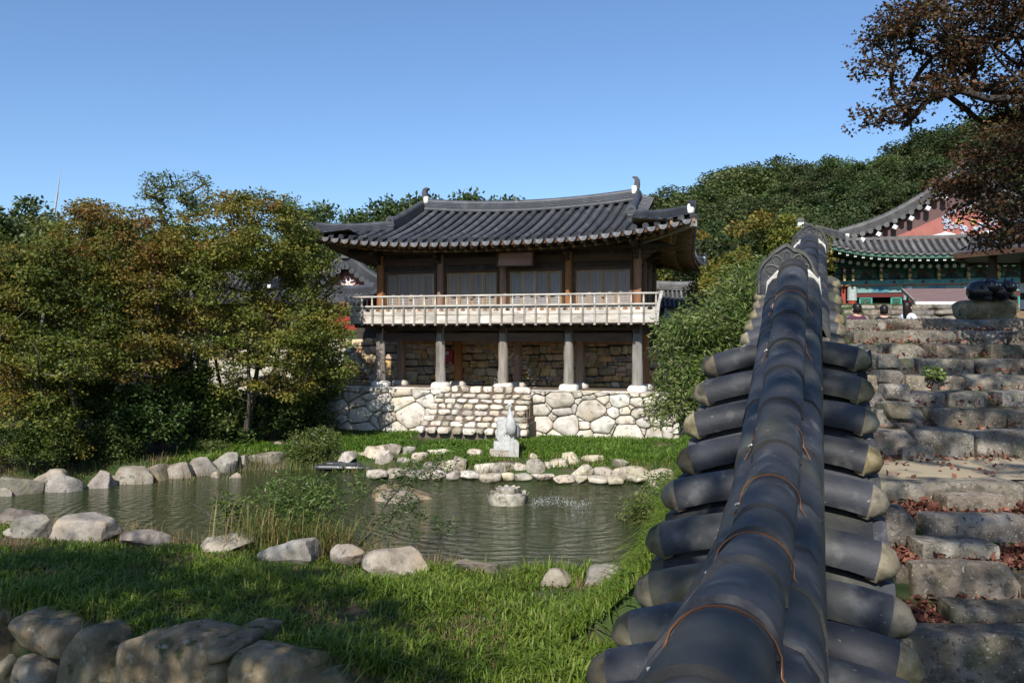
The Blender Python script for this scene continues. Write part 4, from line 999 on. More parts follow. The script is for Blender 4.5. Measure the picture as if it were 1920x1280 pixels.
def gabled_side(name, label, org, ang, zbase, hw, zc, lift, gv, gz0, ghw, gzA, pitch, length, painted, tm):
    K = 1. if painted else .45
    """hip and gable roof seen from its gable side; local x along the eave, y away, z absolute"""
    t = thing(name, label, 'temple hall', (org[0], org[1], zbase), ang, off=(0, 0, zbase))
    ze_ = lambda u: zc + lift * abs(u / hw) ** 3.6
    ve_ = lambda u: -.3 * abs(u / hw) ** 3
    gzf = lambda u: gz0
    def vt(u): return gv if abs(u) < ghw else gv - (gv - ve_(hw)) * (abs(u) - ghw) / (hw - ghw)
    def zs(u, f): a = ze_(u); b_ = gz0 if abs(u) < ghw else gz0 + (ze_(hw) + .06 - gz0) * ((abs(u) - ghw) / (hw - ghw)); return a + (b_ - a) * (.8 * f + .2 * f * f)
    mb = MB(); mb.grid(lambda a, b_: (lambda u: (u, ve_(u) + (vt(u) - ve_(u)) * b_, zs(u, b_) - .05))(-hw + 2 * hw * a), 44, 4); mb.build('roof', M['roofbed'], t); rf = t.children[-1]
    n = int(2 * hw / pitch)
    for k in range(n + 1):
        u = -hw + .08 + (2 * hw - .16) * k / n
        tile_row([(u, ve_(u) + (max(vt(u), ve_(u) + .1) - ve_(u)) * f, zs(u, f)) for f in (0, .34, .67, 1)], r=pitch * .27, nseg=6).build('tile_row', M[tm], rf, loc=(0, 0, 0), smooth=50)
        if k < n:
            uc = u + pitch / 2; h_ = pitch * .36; nn = 8; z0 = ze_(uc) - .03; y0 = ve_(uc)
            pl = [(uc - h_ + 2 * h_ * i / nn, y0 - .03, z0 - .10 * math.sqrt(max(0, 1 - (2 * i / nn - 1) ** 2))) for i in range(nn + 1)]
            mb = MB(); mb.prism([Vector(q) for q in pl], (0, 0, 0), (0, .03, 0)); mb.build('drip_tile', M[tm], rf, loc=(0, 0, 0))
    # hip ridges, descending ridges, gable
    for s in (-1, 1):
        path = [(s * (ghw + (hw - .1 - ghw) * f), vt(ghw + (hw - .1 - ghw) * f), zs(ghw + (hw - .1 - ghw) * f, 1) + .02) for f in (0, .25, .5, .75, 1)]
        m = MB(); m.sweep(ridge_prof(.34, .3, 5), path); m.build('ridge', M[tm], rf, loc=(0, 0, 0), smooth=30)
        m = MB(); m.box((path[-1][0], path[-1][1] - .05, path[-1][2] + .22 * K), (.3 * K, .3 * K, .42 * K)); m.build('lime_bedding', M['plaster'], rf, loc=(0, 0, 0))
        m = MB(); m.box((path[-1][0], path[-1][1] - .05, path[-1][2] + .5 * K), (.34 * K, .34 * K, .2 * K)); m.build('ridge_end', M[tm], rf, loc=(0, 0, 0))
        vp = lambda f: Vector((s * (ghw + .12) * (1 - f), gv, gz0 + .05 + (gzA - gz0) * (f - .17 * sin(PI * f) * (1 - .3 * f))))
        m = MB(); m.sweep(ridge_prof(.38, .5, 6), [vp(f / 10) + Vector((0, .25, .06)) for f in range(11)]); m.build('ridge', M[tm], rf, loc=(0, 0, 0), smooth=30)
        nv = max(8, int(math.hypot(ghw, gzA - gz0) / .42))
        for k in range(nv):
            f = (k + .6) / nv; q = vp(f)
            m = MB(); m.sweep(arc(.13, -PI / 2, PI / 2, 7), [q + Vector((0, -.12, .02)), q + Vector((0, .45, .06))], closed=False)
            m.prism([q + Vector((.14 * cos(2 * PI * i / 12), -.13, .02 + .14 * sin(2 * PI * i / 12))) for i in range(12)], (0, 0, 0), (0, .03, 0)); m.build('verge_tile', M[tm], rf, loc=(0, 0, 0), smooth=50)
            if painted and k % 2 == 0:
                m = MB(); m.box(q + Vector((0, .05, -.30)), (.2, .5, .2), Matrix.Rotation(-s * .5, 3, 'Y')); m.build('rafter_end', M['dan_white'], rf, loc=(0, 0, 0))
        # the main roof behind
        m = MB(); m.grid(lambda a, b_: vp(b_) + Vector((0, .2 + a * length, -.05)), 2, 10, flip=(s > 0)); m.build('roof_bed', M['roofbed'], rf, loc=(0, 0, 0))
        m = MB(); m.box((s * ghw, gv + .2, gz0 + .2 * K), (.5 * K, .6 * K, .34 * K)); m.build('lime_bedding', M['plaster'], rf, loc=(0, 0, 0))
    m = MB(); m.sweep(ridge_prof(.5, .4, 6), [(0, gv + .1, gzA), (0, gv + length * .5, gzA), (0, gv + length, gzA)]); m.build('ridge', M[tm], rf, loc=(0, 0, 0), smooth=30)
    m = MB(); m.prism([(-.18, gv, gzA + .4), (.18, gv, gzA + .4), (.2, gv, gzA + .9), (.05, gv, gzA + 1.0), (-.22, gv, gzA + .92)], (0, -.05, 0), (0, .3, 0)); m.build('ridge_end', M['tile_pale'], rf, loc=(0, 0, 0))
    gy = gv + .42
    m = MB(); m.prism([(-ghw, gy, gz0 - .2), (ghw, gy, gz0 - .2), (0, gy, gzA - .1)], (0, 0, 0), (0, .1, 0)); m.build('gable', M['dull_red'] if painted else M['salmon'], t); gb = t.children[-1]
    k_ = .66
    m = MB(); m.prism([(-ghw * k_, gy - .03, gz0 - .1), (ghw * k_, gy - .03, gz0 - .1), (0, gy - .03, gz0 - .1 + (gzA - gz0) * k_ * .86)], (0, 0, 0), (0, .03, 0)); m.build('gable_panel', M['salmon'], gb, loc=(0, 0, 0))
    m = MB(); m.box((0, gv - .02, gz0 + .06), (2 * ghw, .2, .16)); m.build('ridge', M[tm], rf, loc=(0, 0, 0))
    return t, ze_, ve_, gb, gy
HO = (22.8, 42.0)
hall, hze, hve, hgb, hgy = gabled_side('painted_hall', 'large green painted temple hall, red gable half hidden by maple leaves', HO, PA, 1.4, 8.25, 4.16, 1.25, 2.4, 5.13, 5.85, 8.15, .345, 14, True, 'tile_pale')
def hp(name, m, b, par=None): return b.build(name, m, par or hall, **({'loc': (0, 0, 0)} if par else {}))
mb = MB(); mb.sweep([(-.04, -.09), (.04, -.09), (.04, .09), (-.04, .09)], [(-8.1 + 16.2 * i / 30, hve(-8.1 + 16.2 * i / 30) + .12, hze(-8.1 + 16.2 * i / 30) - .17) for i in range(31)]); hp('eave_board', M['dan_green'], mb)
mb = MB(); mb.grid(lambda a, b_: (lambda u: (u, hve(u) + .12 + 1.9 * b_, hze(u) - .26 - .12 * b_))(-8 + 16 * a), 30, 2, flip=True); hp('soffit', M['dan_green'], mb)
sq, rd = MB(), MB()
sq.box((0, 0, 0), (.13, .9, .13)); sqm = sq.mesh('rafter', M['dan_green']); e_ = MB(); e_.box((0, -.455, 0), (.125, .012, .135)); em = e_.mesh('rafter_end', M['dan_white']); e2 = MB(); e2.box((0, -.463, 0), (.06, .006, .06)); em2 = e2.mesh('painted_dot', M['dan_red'])
rd.tube([(0, -.4, 0), (0, .9, .1)], .1, 10); rdm = rd.mesh('rafter', M['dan_green'], 60); r2 = MB(); r2.tube([(0, -.415, 0), (0, -.40, 0)], .1, 12); r2m = r2.mesh('rafter_end', M['dan_cream'])
for k in range(42):
    u = -7.75 + 15.5 * k / 41
    o = obj('rafter', sqm, hall, loc=(u, hve(u) + .65, hze(u) - .33 - 1.4)); obj('rafter_end', em, o, loc=(0, 0, 0)); obj('painted_dot', em2, o, loc=(0, 0, 0))
    o = obj('rafter', rdm, hall, loc=(u + .19, hve(u) + 1.25, hze(u) * .8 + .83 - .62 - 1.4)); obj('rafter_end', r2m, o, loc=(0, 0, 0))
WV = 2.0
mb = MB(); mb.box((0, WV + .25, 3.45), (12.6, .1, 1.0)); hp('bracket_wall', M['dan_green'], mb)
mb = MB(); mb.box((0, WV + .05, 3.72), (12.8, .16, .16)); mb.box((0, WV + .0, 3.48), (12.8, .1, .05)); hp('bracket_beam', M['dan_green'], mb)
def bracket_set(x):
    c = MB(); c.box((x, WV - .1, 3.3), (.12, .6, .5)); hp('bracket', M['dan_green'], c); b = hall.children[-1]
    c = MB(); c.box((x, WV - .45, 3.52), (.11, .24, .14)); c.prism([(x - .055, WV - .3, 3.36), (x - .055, WV - .66, 3.30), (x - .055, WV - .7, 3.36), (x - .055, WV - .3, 3.46)], (0, 0, 0), (.11, 0, 0)); hp('bracket_tongue', M['dan_orange'], c, b)
    c = MB(); c.box((x, WV - .56, 3.445), (.12, .16, .05)); hp('bracket_tip', M['dan_white'], c, b)
    c = MB(); c.prism([(x - .07, WV - .42, 3.26), (x - .07, WV - .6, 3.22), (x - .07, WV - .68, 3.12), (x - .07, WV - .58, 3.02), (x - .07, WV - .42, 3.1)], (0, 0, 0), (.14, 0, 0)); hp('bracket_tongue', M['dan_yellow'], c, b)
    c = MB(); c.prism([(x - .05, WV - .5, 3.06), (x - .05, WV - .74, 2.90), (x - .05, WV - .68, 2.88), (x - .05, WV - .45, 3.0)], (0, 0, 0), (.1, 0, 0)); hp('bracket_tongue', M['dan_cream'], c, b)
    for dx in (-.28, .28):
        c = MB(); c.box((x + dx, WV + .08, 3.40), (.36, .14, .10)); c.box((x + dx, WV + .05, 3.14), (.22, .16, .16)); hp('bracket_arm', M['dan_green'], c, b)
bx = [-5.48 + 1.37 * k for k in range(9)]
for i, x in enumerate(bx):
    bracket_set(x)
    if i < 8:
        c = MB(); xm = x + .685
        pr = [(-.40, 2.95), (-.30, 3.12), (-.14, 3.30), (-.1, 3.40), (.1, 3.40), (.14, 3.30), (.30, 3.12), (.40, 2.95)]
        c.tube([(xm + a, WV + .17, b_) for a, b_ in pr], .03, 5); hp('painted_arch', M['dan_red'], c)
        c = MB(); c.prism([(xm + a * .86, WV + .2, 2.95 + (b_ - 2.95) * .9) for a, b_ in pr], (0, 0, 0), (0, .02, 0)); hp('painted_arch_panel', plain('arch_dark', (.03, .045, .045)) if i == 0 else bpy.data.materials['arch_dark'], c)
        c = MB(); c.tube([(xm, WV - .22, 2.83), (xm, WV - .195, 2.83)], .075, 10); hp('painted_rosette', M['maroon'], c)
bracket_set(-5.9)
mb = MB(); mb.box((0, WV, 2.83), (12.6, .34, .24)); hp('beam', M['dan_teal'], mb)
mb = MB(); mb.box((0, WV - .01, 2.685), (12.6, .38, .045)); hp('beam_edge', M['dan_orange'], mb)
for i in range(5):
    x = -5.48 + 2.74 * i; mb = MB(); mb.tube([(x, WV, 1.3), (x, WV, 2.6)], .23, 14); hp('column', M['maroon'] if i else M['dan_red'], mb)
    mb = MB(); mb.tube([(x, WV, 1.95), (x, WV, 2.62)], .245, 14); mb.lathe([(.26, 1.9), (.25, 1.95)], 14, (x, WV, 0)); hp('column_collar', mat('collar_paint', [(.30, .36, .34), (.45, .50, .48)], scale=14, rough=.7, bump=0, rnd=0, spots=[(18, .6, .64, (.05, .1, .2)), (24, .62, .66, (.1, .2, .06))]) if i == 0 else bpy.data.materials['collar_paint'], mb)
    mb = MB(); mb.box((x, WV - .2, 2.83), (.5, .06, .26)); hp('beam_end', M['dan_teal'], mb)
    if i < 4:
        a, b_ = x + .25, x + 2.49; w_ = b_ - a
        mb = MB(); mb.box((a + w_ / 2, WV, 2.47), (w_, .22, .36)); hp('beam', M['dan_teal'], mb); bb = hall.children[-1]
        mb = MB(); mb.box((a + w_ * .5, WV - .115, 2.47), (w_ * .36, .02, .29)); hp('painted_panel', M['dan_blue'], mb, bb)
        mb = MB(); mb.tube([(a + w_ * .5 + .085 * cos(2 * PI * k / 14), WV - .13, 2.47 + .085 * sin(2 * PI * k / 14)) for k in range(15)], .012, 5); hp('painted_ring', M['void'], mb, bb)
        mb = MB(); mb.box((a + w_ / 2, WV + .02, 2.17), (w_, .16, .24)); hp('door_lintel', M['maroon'], mb)
        mb = MB(); mb.box((a + w_ / 2, WV + .4, 1.7), (w_, .05, .75)); hp('doorway', M['void'], mb)
        for (x0, x1) in ((a + .1, a + .75), (b_ - .6, b_ - .05)):
            mb = MB(); mb.box(((x0 + x1) / 2, WV, 2.02), (x1 - x0, .08, .08)); mb.box((x0 + .04, WV, 1.7), (.08, .08, .66)); mb.box((x1 - .04, WV, 1.7), (.08, .08, .66)); hp('door', plain('door_green', (.05, .30, .24)) if 'door_green' not in bpy.data.materials else bpy.data.materials['door_green'], mb); dd = hall.children[-1]
            mb = MB()
            for k in range(9):
                xx = x0 + .08 + (x1 - x0 - .16) * k / 8
                mb.bar((xx, WV, 1.36), (min(x1 - .08, xx + .3), WV, 1.36 + min(x1 - .08 - xx, .3) + .02), .012, .02); mb.bar((xx, WV, 1.98), (max(x0 + .08, xx - .3), WV, 1.98 - min(xx - x0 - .08, .3) - .02), .012, .02); mb.bar((xx, WV, 1.36), (max(x0 + .08, xx - .3), WV, 1.36 + min(xx - x0 - .08, .3) + .02), .012, .02); mb.bar((xx, WV, 1.98), (min(x1 - .08, xx + .3), WV, 1.98 - min(x1 - .08 - xx, .3) - .02), .012, .02)
            hp('lattice', M['dan_green'], mb, dd)
mb = MB(); mb.box((-5.9, WV + 5, 2.5), (.2, 10, 2.4)); hp('side_wall', M['dan_red'], mb)
mb = MB(); mb.box((0, WV + 4.5, 1.35), (13.5, 10.5, .12)); hp('floor', M['granite'], mb)
# painting on the gable: pale curls, yellow rings, ribbons of white
rg = random.Random(3)
pb_ = plain('pale_blue_paint', (.45, .50, .58))
for k in range(40):
    m = MB(); a = rg.uniform(0, 2 * PI); r = rg.uniform(.55, 1.15); c = Vector((.25 + r * 1.15 * cos(a), hgy - .055 - .002 * k, 6.15 + r * .75 * sin(a))); q = rg.uniform(.06, .14)
    m.tube([c + Vector((q * cos(i * .9 + a) * (1 - i / 11), 0, q * sin(i * .9 + a) * (1 - i / 11))) for i in range(9)], .035, 5); m.build('painted_curl', pb_, hgb, loc=(0, 0, 0))
for x, z in ((.15, 6.52), (-.22, 5.98), (.48, 5.96)):
    m = MB(); m.tube([(x + .13 * cos(2 * PI * k / 14), hgy - .06, z + .11 * sin(2 * PI * k / 14)) for k in range(15)], .04, 6); m.build('painted_ring', M['dan_yellow'], hgb, loc=(0, 0, 0))
for s in (-1, 1):
    m = MB(); m.prism([(.2 + s * .55, hgy - .05, 5.35), (.2 + s * 1.05, hgy - .05, 5.5), (.2 + s * 1.2, hgy - .05, 5.42), (.2 + s * 1.75, hgy - .05, 5.30), (.2 + s * 1.15, hgy - .05, 5.22), (.2 + s * .6, hgy - .05, 5.18)], (0, 0, 0), (0, .02, 0)); m.build('painted_ribbon', M['dan_white'], hgb, loc=(0, 0, 0))
# awning with reddish shingles before the hall
aw = thing('awning', 'low awning with dusty red shingle roof and white edge before the painted hall', 'awning', (20.3, 39.3, 1.4))
A = [P(1692, 543, 41), P(1829, 542.5, 41), P(1832, 566, 38.5), P(1716, 566, 38.5)]
A = [q - Vector((20.3, 39.3, 1.4)) for q in A]
mb = MB(); mb.prism(A, (0, 0, 0), (0, 0, .05)); mb.build('roof', mat('red_shingle', [(.13, .07, .065), (.19, .105, .10)], scale=5, stretch=(.4, 1, 1), rough=.9, bump=.3, rnd=0), aw)
mb = MB(); mb.bar(A[3] + Vector((0, -.02, -.05)), A[2] + Vector((0, -.02, -.05)), .06, .13); mb.build('fascia', plain('white_edge', (.75, .75, .72)), aw)
mb = MB(); mb.bar(A[0] + Vector((-.03, 0, .0)), A[3] + Vector((-.03, 0, 0)), .06, .16); mb.build('fascia', M['wood_grey'], aw)
for x, y in ((A[3].x + .1, A[3].y + .1), (A[2].x - .1, A[2].y + .1), (A[0].x + .2, A[0].y - .1)):
    mb = MB(); mb.box((x, y, .1 + .0), (.08, .08, .35 if y < 0 else .8)); mb.build('post', M['wood_grey'], aw)
# stone steps in front of the hall
hs = thing('stone_steps', 'distant low stone steps before the painted hall, heads of visitors in front', 'steps', (18.3, 35, .6), PA * .4, off=(0, 0, .6)); hs['kind'] = 'thing'
rg = random.Random(8)
for k, (zt, zb_, y) in enumerate(((1.33, 1.12, 1.3), (1.1, .86, .6), (.84, .60, 0), (.58, .3, -.6))):
    x = -4.4
    while x < 7:
        L = rg.uniform(.6, 1.7); m = stone_block(int(x * 57) + k * 700, L - .05, .6, zt - zb_ + .03, (4, 3, 3), 5, .1, 2); m.build('stone', M['step'], hs, loc=(x + L / 2, y + .3 + rg.uniform(-.06, .06), (zt + zb_) / 2 - .6), smooth=50); x += L
# ================================================================== small red gabled building left of the pavilion, and its wings
lh, lze, lve, lgb, lgy = gabled_side('red_gabled_building', 'small building with red gable and white flower emblem left of pavilion', (-7.85, 39.2), .05, -1.2, 3.3, 1.66, .45, 1.3, 2.13, 1.75, 3.3, .28, 8, False, 'tile')
mb = MB(); cx, cz = 0.1, 2.50
for k in range(5):
    a = PI / 2 + 2 * PI * k / 5; pts = []
    for i in range(13):
        b_ = 2 * PI * i / 12; ex, ez = .19 + .17 * cos(b_), .10 * sin(b_) * (1 - .25 * cos(b_)); pts.append((cx + cos(a) * ex - sin(a) * ez, lgy - .06, cz + sin(a) * ex + cos(a) * ez))
    mb.tube(pts, .024, 5)
mb.tube([(cx, lgy - .07, cz), (cx, lgy - .04, cz)], .08, 10); mb.build('flower_emblem', M['dan_white'], lgb, loc=(0, 0, 0))
mb = MB(); mb.tube([(cx, lgy - .085, cz), (cx, lgy - .07, cz)], .05, 8); mb.build('flower_heart', M['dan_yellow'], lgb, loc=(0, 0, 0))
mb = MB(); mb.box((0, 1.6 + 3, .3), (5.2, 6, 2.7)); mb.build('wall', M['dan_red'], lh)
mb = MB(); mb.box((0, 1.4, 1.25), (5.4, .2, .3)); mb.build('beam', M['dan_green'], lh)
def tiled_wing(name, label, loc, ang, w_, dep, z0, z1, zb_, pitch, wallm, tm, rows=True, smooth=True):
    t = thing(name, label, 'building', (loc[0], loc[1], zb_), ang, off=(0, 0, zb_))
    for s in (0, 1):
        f = (lambda a, b_: Vector((-w_ / 2 + w_ * a, (dep * b_ / 2) if s == 0 else dep - dep * b_ / 2, z0 + (z1 - z0) * (.8 * b_ + .2 * b_ * b_))))
        m = MB(); m.grid(lambda a, b_: f(a, b_) - Vector((0, 0, .05)), 10, 4, flip=(s == 1)); m.build('roof', M['roofbed'], t); r_ = t.children[-1]
        if s == 0:
            n = int(w_ / pitch)
            for k in range(n + 1): tile_row([f(k / n, q) for q in (0, .33, .66, 1)], r=pitch * .28, nseg=6).build('tile_row', M[tm], r_, loc=(0, 0, 0), smooth=50)
    m = MB(); m.sweep(ridge_prof(.24, .3, 4), [(-w_ / 2, dep / 2, z1), (0, dep / 2, z1 - .05), (w_ / 2, dep / 2, z1)]); m.build('ridge', M[tm], r_, loc=(0, 0, 0), smooth=30)
    for s in (-1, 1):
        m = MB(); m.box((s * (w_ / 2 - .05), dep / 2, z1 + .2), (.25, .3, .3)); m.build('ridge_end', M[tm], r_, loc=(0, 0, 0))
        m = MB(); m.sweep(arc(.1, 0, 2 * PI * 7 / 8, 7), [(s * w_ / 2, 0, z0 + .1), (s * w_ / 2, dep * .25, z0 + .1 + (z1 - z0) * .45), (s * w_ / 2, dep / 2, z1 + .1)]); m.build('ridge', M[tm], r_, loc=(0, 0, 0))
    m = MB(); m.box((0, dep / 2, (zb_ + z0) / 2), (w_ - .9, dep - 1.0, z0 - zb_ + .3)); m.build('wall', M[wallm], t)
    return t
tiled_wing('tiled_wing', 'long low tiled roof glimpsed through the autumn trees on the left', (-13.5, 38, 0), -.02, 8.5, 4.5, 1.5, 2.75, -1.2, .28, 'wood_dark', 'tile')
tiled_wing('low_tiled_roof', 'small grey tiled roof right of the pavilion above the leafy bush', (6.95, 34.6, 0), PA * .3, 2.15, 2.0, 1.18, 1.95, -.5, .17, 'plaster', 'tile_pale')
tiled_wing('side_tiled_roof', 'bit of low tiled roof with pale ridge peeping behind the balcony corner', (-7.0, 34.0, 0), PA - .25, 2.6, 2.2, 1.28, 1.75, -.5, .26, 'dan_red', 'tile')
# ================================================================== the two flights of rough stone stairs on the right
def stair(name, label, rows, org, depth, matn, seed):
    t = thing(name, label, 'stairs', org, off=org); t['kind'] = 'thing'; rg = random.Random(seed)
    for (x0, x1, y0, y1, d) in rows:
        a, b_ = P(x0, y0, d), P(x1, y1, d); L, H = b_.x - a.x, a.z - b_.z
        dp = depth * rg.uniform(.8, 1.1) if H > .16 else depth * .6
        m = stone_block(int(x0 * 7 + y0 * 13), L - .012, dp, H + .10, (14, 8, 8), 22, .055, 6, cut0=1.45)
        c = Vector(((a.x + b_.x) / 2, d + dp / 2 - .03, (a.z + b_.z) / 2 - .05)) - Vector(org)
        o = m.build('stone', M[matn], t, loc=c, rot=(rg.uniform(-.03, .03), rg.uniform(-.02, .02), rg.uniform(-.05, .05)), smooth=60)
    return t
UP = [(1585, 1667, 598, 618, 12.75), (1669, 1851, 597, 619, 12.75), (1852, 2010, 597, 619, 12.75),
      (1600, 1692, 621, 645, 12.25), (1697, 1792, 619, 646, 12.25), (1794, 1887, 620, 647, 12.25), (1889, 2010, 620, 646, 12.25),
      (1600, 1661, 647, 673, 11.75), (1668, 1745, 645, 674, 11.75), (1750, 1851, 646, 674, 11.75), (1853, 2010, 646, 674, 11.75),
      (1610, 1718, 674, 704, 11.25), (1722, 1826, 673, 704, 11.25), (1830, 2010, 674, 704, 11.25), (1645, 1690, 664, 675, 11.15),
      (1612, 1695, 705, 736, 10.75), (1697, 1809, 704, 736, 10.75), (1811, 2010, 704, 736, 10.75), (1648, 1695, 695, 706, 10.65),
      (1612, 1682, 737, 769, 10.25), (1684, 1773, 735, 769, 10.25), (1775, 1872, 736, 770, 10.25), (1876, 2010, 736, 770, 10.25), (1663, 1707, 721, 735, 10.2),
      (1612, 1643, 766, 808, 9.75), (1645, 1747, 768, 810, 9.75), (1750, 1887, 768, 811, 9.75), (1889, 2010, 769, 810, 9.75), (1661, 1714, 755, 768, 9.68), (1685, 1735, 794, 810, 9.6),
      (1625, 1720, 809, 857, 9.25), (1725, 1829, 809, 858, 9.25), (1832, 2010, 810, 858, 9.25), (1690, 1754, 838, 858, 9.1)]
stair('upper_stairs', 'broad upper flight of rough weathered stone stairs climbing to the hall', UP, (5.6, 9.2, -1.3), .58, 'step', 4)
LO = [(1640, 1918, 904, 948, 7.7), (1922, 2080, 906, 950, 7.7), (1771, 1906, 928, 970, 7.42), (1655, 1716, 953, 1024, 7.1), (1729, 1990, 966, 1052, 7.13), (1726, 1873, 1018, 1064, 6.78), (1675, 1711, 1064, 1108, 6.6), (1708, 1916, 1058, 1134, 6.5), (1930, 2080, 1088, 1170, 6.4), (1783, 1990, 1140, 1192, 6.1), (1680, 1990, 1189, 1310, 5.75), (1690, 2000, 1330, 1480, 5.1)]
stair('lower_stairs', 'lower flight of rough stone stairs with brown leaves on its treads', LO, (4.0, 5.9, -2.4), .30, 'step', 6)
# ================================================================== boulders round the pond, rows of stones, the near retaining wall
def boulder(label, x, y, wpx, hpx, d, sink=.35, seed=None, m='boulder', cat='boulder', group=None, name='boulder', asp=.75, n=(10, 9, 8), cuts=12, pw=4, rot=None):
    """a boulder whose visible outline is centred at pixel x with its top at y and its foot at y + hpx"""
    s = seed or int(x * 3 + y * 7); rg = random.Random(s)
    W = wpx / F * d; H = hpx / F * d
    c = P(x, y + hpx, d); hh = max(H / (1 - sink), c.z + H - gz(c.x, d + W * asp * .25) + .12)
    me = stone_block(s, W * 1.04, max(W * asp, H), hh, n, pw, .11, cuts, cut0=.48)
    o = me.build(name, M[m], None, loc=(c.x, d + W * asp * .25, c.z + H - hh / 2), rot=(rg.uniform(-.08, .08), rg.uniform(-.08, .08), rot if rot is not None else rg.uniform(-.3, .3)), smooth=28)
    return tag(o, label, cat, group)
G1 = 'boulders along the far left bank'
for (x, y, w_, h, lab) in [(-8, 902, 60, 26, 'boulder cut off by the left edge on the far left bank'), (38, 884, 92, 40, 'dark faced boulder, second from the left edge on the far left bank'), (80, 880, 70, 36, 'rounded boulder squeezed between dark faced and big pale boulders, far left bank'),
                           (122, 876, 78, 42, 'big pale topped boulder with shadowed right side on the far left bank'), (184, 876, 74, 36, 'rounded speckled boulder left of the brown wedge, far left bank'), (244, 875, 72, 31, 'brown wedge shaped boulder sloping down left on the far left bank'),
                           (292, 872, 60, 26, 'weedy low boulder beside the brown wedge on the far left bank'), (335, 862, 70, 32, 'flat topped pale boulder left of the pointed pair, far left bank'), (382, 855, 56, 34, 'grey pointed boulder, first of two peaks on the far left bank'),
                           (422, 848, 52, 36, 'bright pointed boulder, tallest peak on the far left bank'), (452, 853, 46, 26, 'small grey boulder leaning on the bright peak, far left bank'), (497, 850, 72, 26, 'long pale boulder near the pond shrub on the far left bank'),
                           (470, 840, 50, 18, 'flat pale stone set back in grass above the left bank'), (530, 828, 60, 22, 'wide buff stone in the grass left of the pond shrub')]:
    d = F * 3.72 / max(40, (y + h) - HOR); boulder(lab, x, y, w_, h + 5, min(d, 26), group=None)
for (x, y, w_, h, lab) in [(215, 890, 36, 9, 'small flat stone at the waterline under the brown wedge boulder'), (126, 908, 34, 7, 'thin flat slab in the water before the pale topped boulder'), (405, 880, 30, 14, 'grey splinter stone at the waterline under the two peaks'), (445, 886, 40, 8, 'low wet stones at the waterline right of the two peaks')]:
    boulder(lab, x, y, w_, h + 3, F * 3.74 / (y + h - HOR), cat='stone', n=(4, 3, 3))
NEAR = [(20, 952, 120, 26, 'low pale flat boulder at the left edge of the near bank'), (62, 972, 92, 36, 'grey low boulder left of the biggest near bank boulder'), (22, 985, 40, 18, 'small buff stone in grass at the left edge, near bank'), (163, 967, 142, 48, 'biggest pale boulder with sloping flat top on the near bank'), (272, 995, 92, 26, 'blue grey wedge stone right of the biggest near bank boulder'), (412, 1002, 118, 30, 'wide low stone half buried in the middle of the near bank'),
        (535, 1016, 122, 38, 'bright white topped boulder below the reed clump, near bank'), (652, 1022, 70, 32, 'small dark blue boulder in shade on the near bank'), (748, 1030, 136, 58, 'large smooth rounded boulder half shaded on the near bank'), (905, 1047, 110, 30, 'flat pink grey boulder sunk in bright grass, near bank'), (1040, 1070, 60, 26, 'small weathered grey stone between the flat boulders, near bank'), (1150, 1056, 118, 40, 'flat reddish boulder strewn with needles beside the tiled wall'), (1205, 1040, 46, 34, 'small grey boulder beside the wall behind the reddish boulder'), (1212, 1022, 40, 22, 'pale small rock against the tiled wall at the water')]
for (x, y, w_, h, lab) in NEAR:
    boulder(lab, x, y, w_, h + 2, F * 3.36 / (y + h * .8 - HOR), sink=.25, n=(14, 12, 10), cuts=14, pw=4)
# loose stones on the far lawn, upper and lower rows
LAWN = [(623, 834, 40, 16, 'rounded stone, first of the upper lawn row by the pond shrub'), (650, 842, 38, 12, 'low flat stone just right of the first upper lawn stone'), (694, 828, 48, 22, 'wide pale block stone in the upper lawn row'), (739, 828, 32, 20, 'square pale stone right of the wide block in the upper lawn row'), (768, 833, 24, 16, 'small leaning stone in the upper lawn row'), (720, 840, 32, 14, 'flat stone just below the upper lawn row, left half'), (822, 835, 40, 15, 'pale flat stone right of the gap in the upper lawn row'), (790, 846, 36, 10, 'low slab stone just above the lower lawn row'), (858, 842, 28, 22, 'brown upright stone left of the crane in the lawn'), (895, 840, 34, 12, 'long flat stone just left of the crane pedestal'),
        (1000, 846, 20, 12, 'little stone just right of the crane pedestal'), (1068, 845, 36, 16, 'pale low stone amid grass tufts right of the crane'), (1112, 848, 38, 12, 'long thin stone in the grass between crane and tiled wall'), (1162, 853, 34, 14, 'dark thin stone in the grass nearest the tiled wall')]
for (x, y, w_, h, lab) in LAWN:
    boulder(lab, x, y + h * .22, w_ * 1.1, h * .78, F * 3.38 / (y + h - HOR), cat='stone', m='granite', n=(6, 5, 4), pw=5, sink=.3)
LOWR = [(662, 848, 46, 22), (700, 855, 30, 14), (765, 858, 36, 18), (808, 865, 30, 20), (842, 862, 36, 22), (880, 866, 44, 18), (912, 867, 34, 20), (947, 868, 40, 20), (978, 868, 26, 20), (1006, 860, 30, 30), (1027, 866, 18, 22), (1055, 862, 36, 26), (1095, 872, 38, 22), (1132, 876, 30, 22), (1165, 876, 34, 22), (1200, 872, 40, 28), (1240, 872, 40, 30)]
ew = thing('edging_wall', 'low dry stone edging of warm rounded stones along the far waterline', 'edging', (1.0, 22.9, -3.8), off=(1.0, 22.9, -3.8)); ew['kind'] = 'thing'
rg = random.Random(2)
def edge_stone(x, y, w_, h, dz=0., m='granite'):
    pu = (x - 960) / F
    d = F * 3.70 / (y + h - HOR)
    W, H = w_ / F * d, h / F * d; c = P(x, y + h, d)
    me = stone_block(int(x * 5 + y), W * 1.18, W * .8, H * 1.45, (6, 5, 5), 4.2, .12, 6, cut0=.6)
    me.build('stone', M[m], ew, loc=(c.x - 1.0, d + W * .2 - 22.9, c.z + H * .42 + 3.8), rot=(0, rg.uniform(-.1, .1), rg.uniform(-.3, .3)), smooth=60)
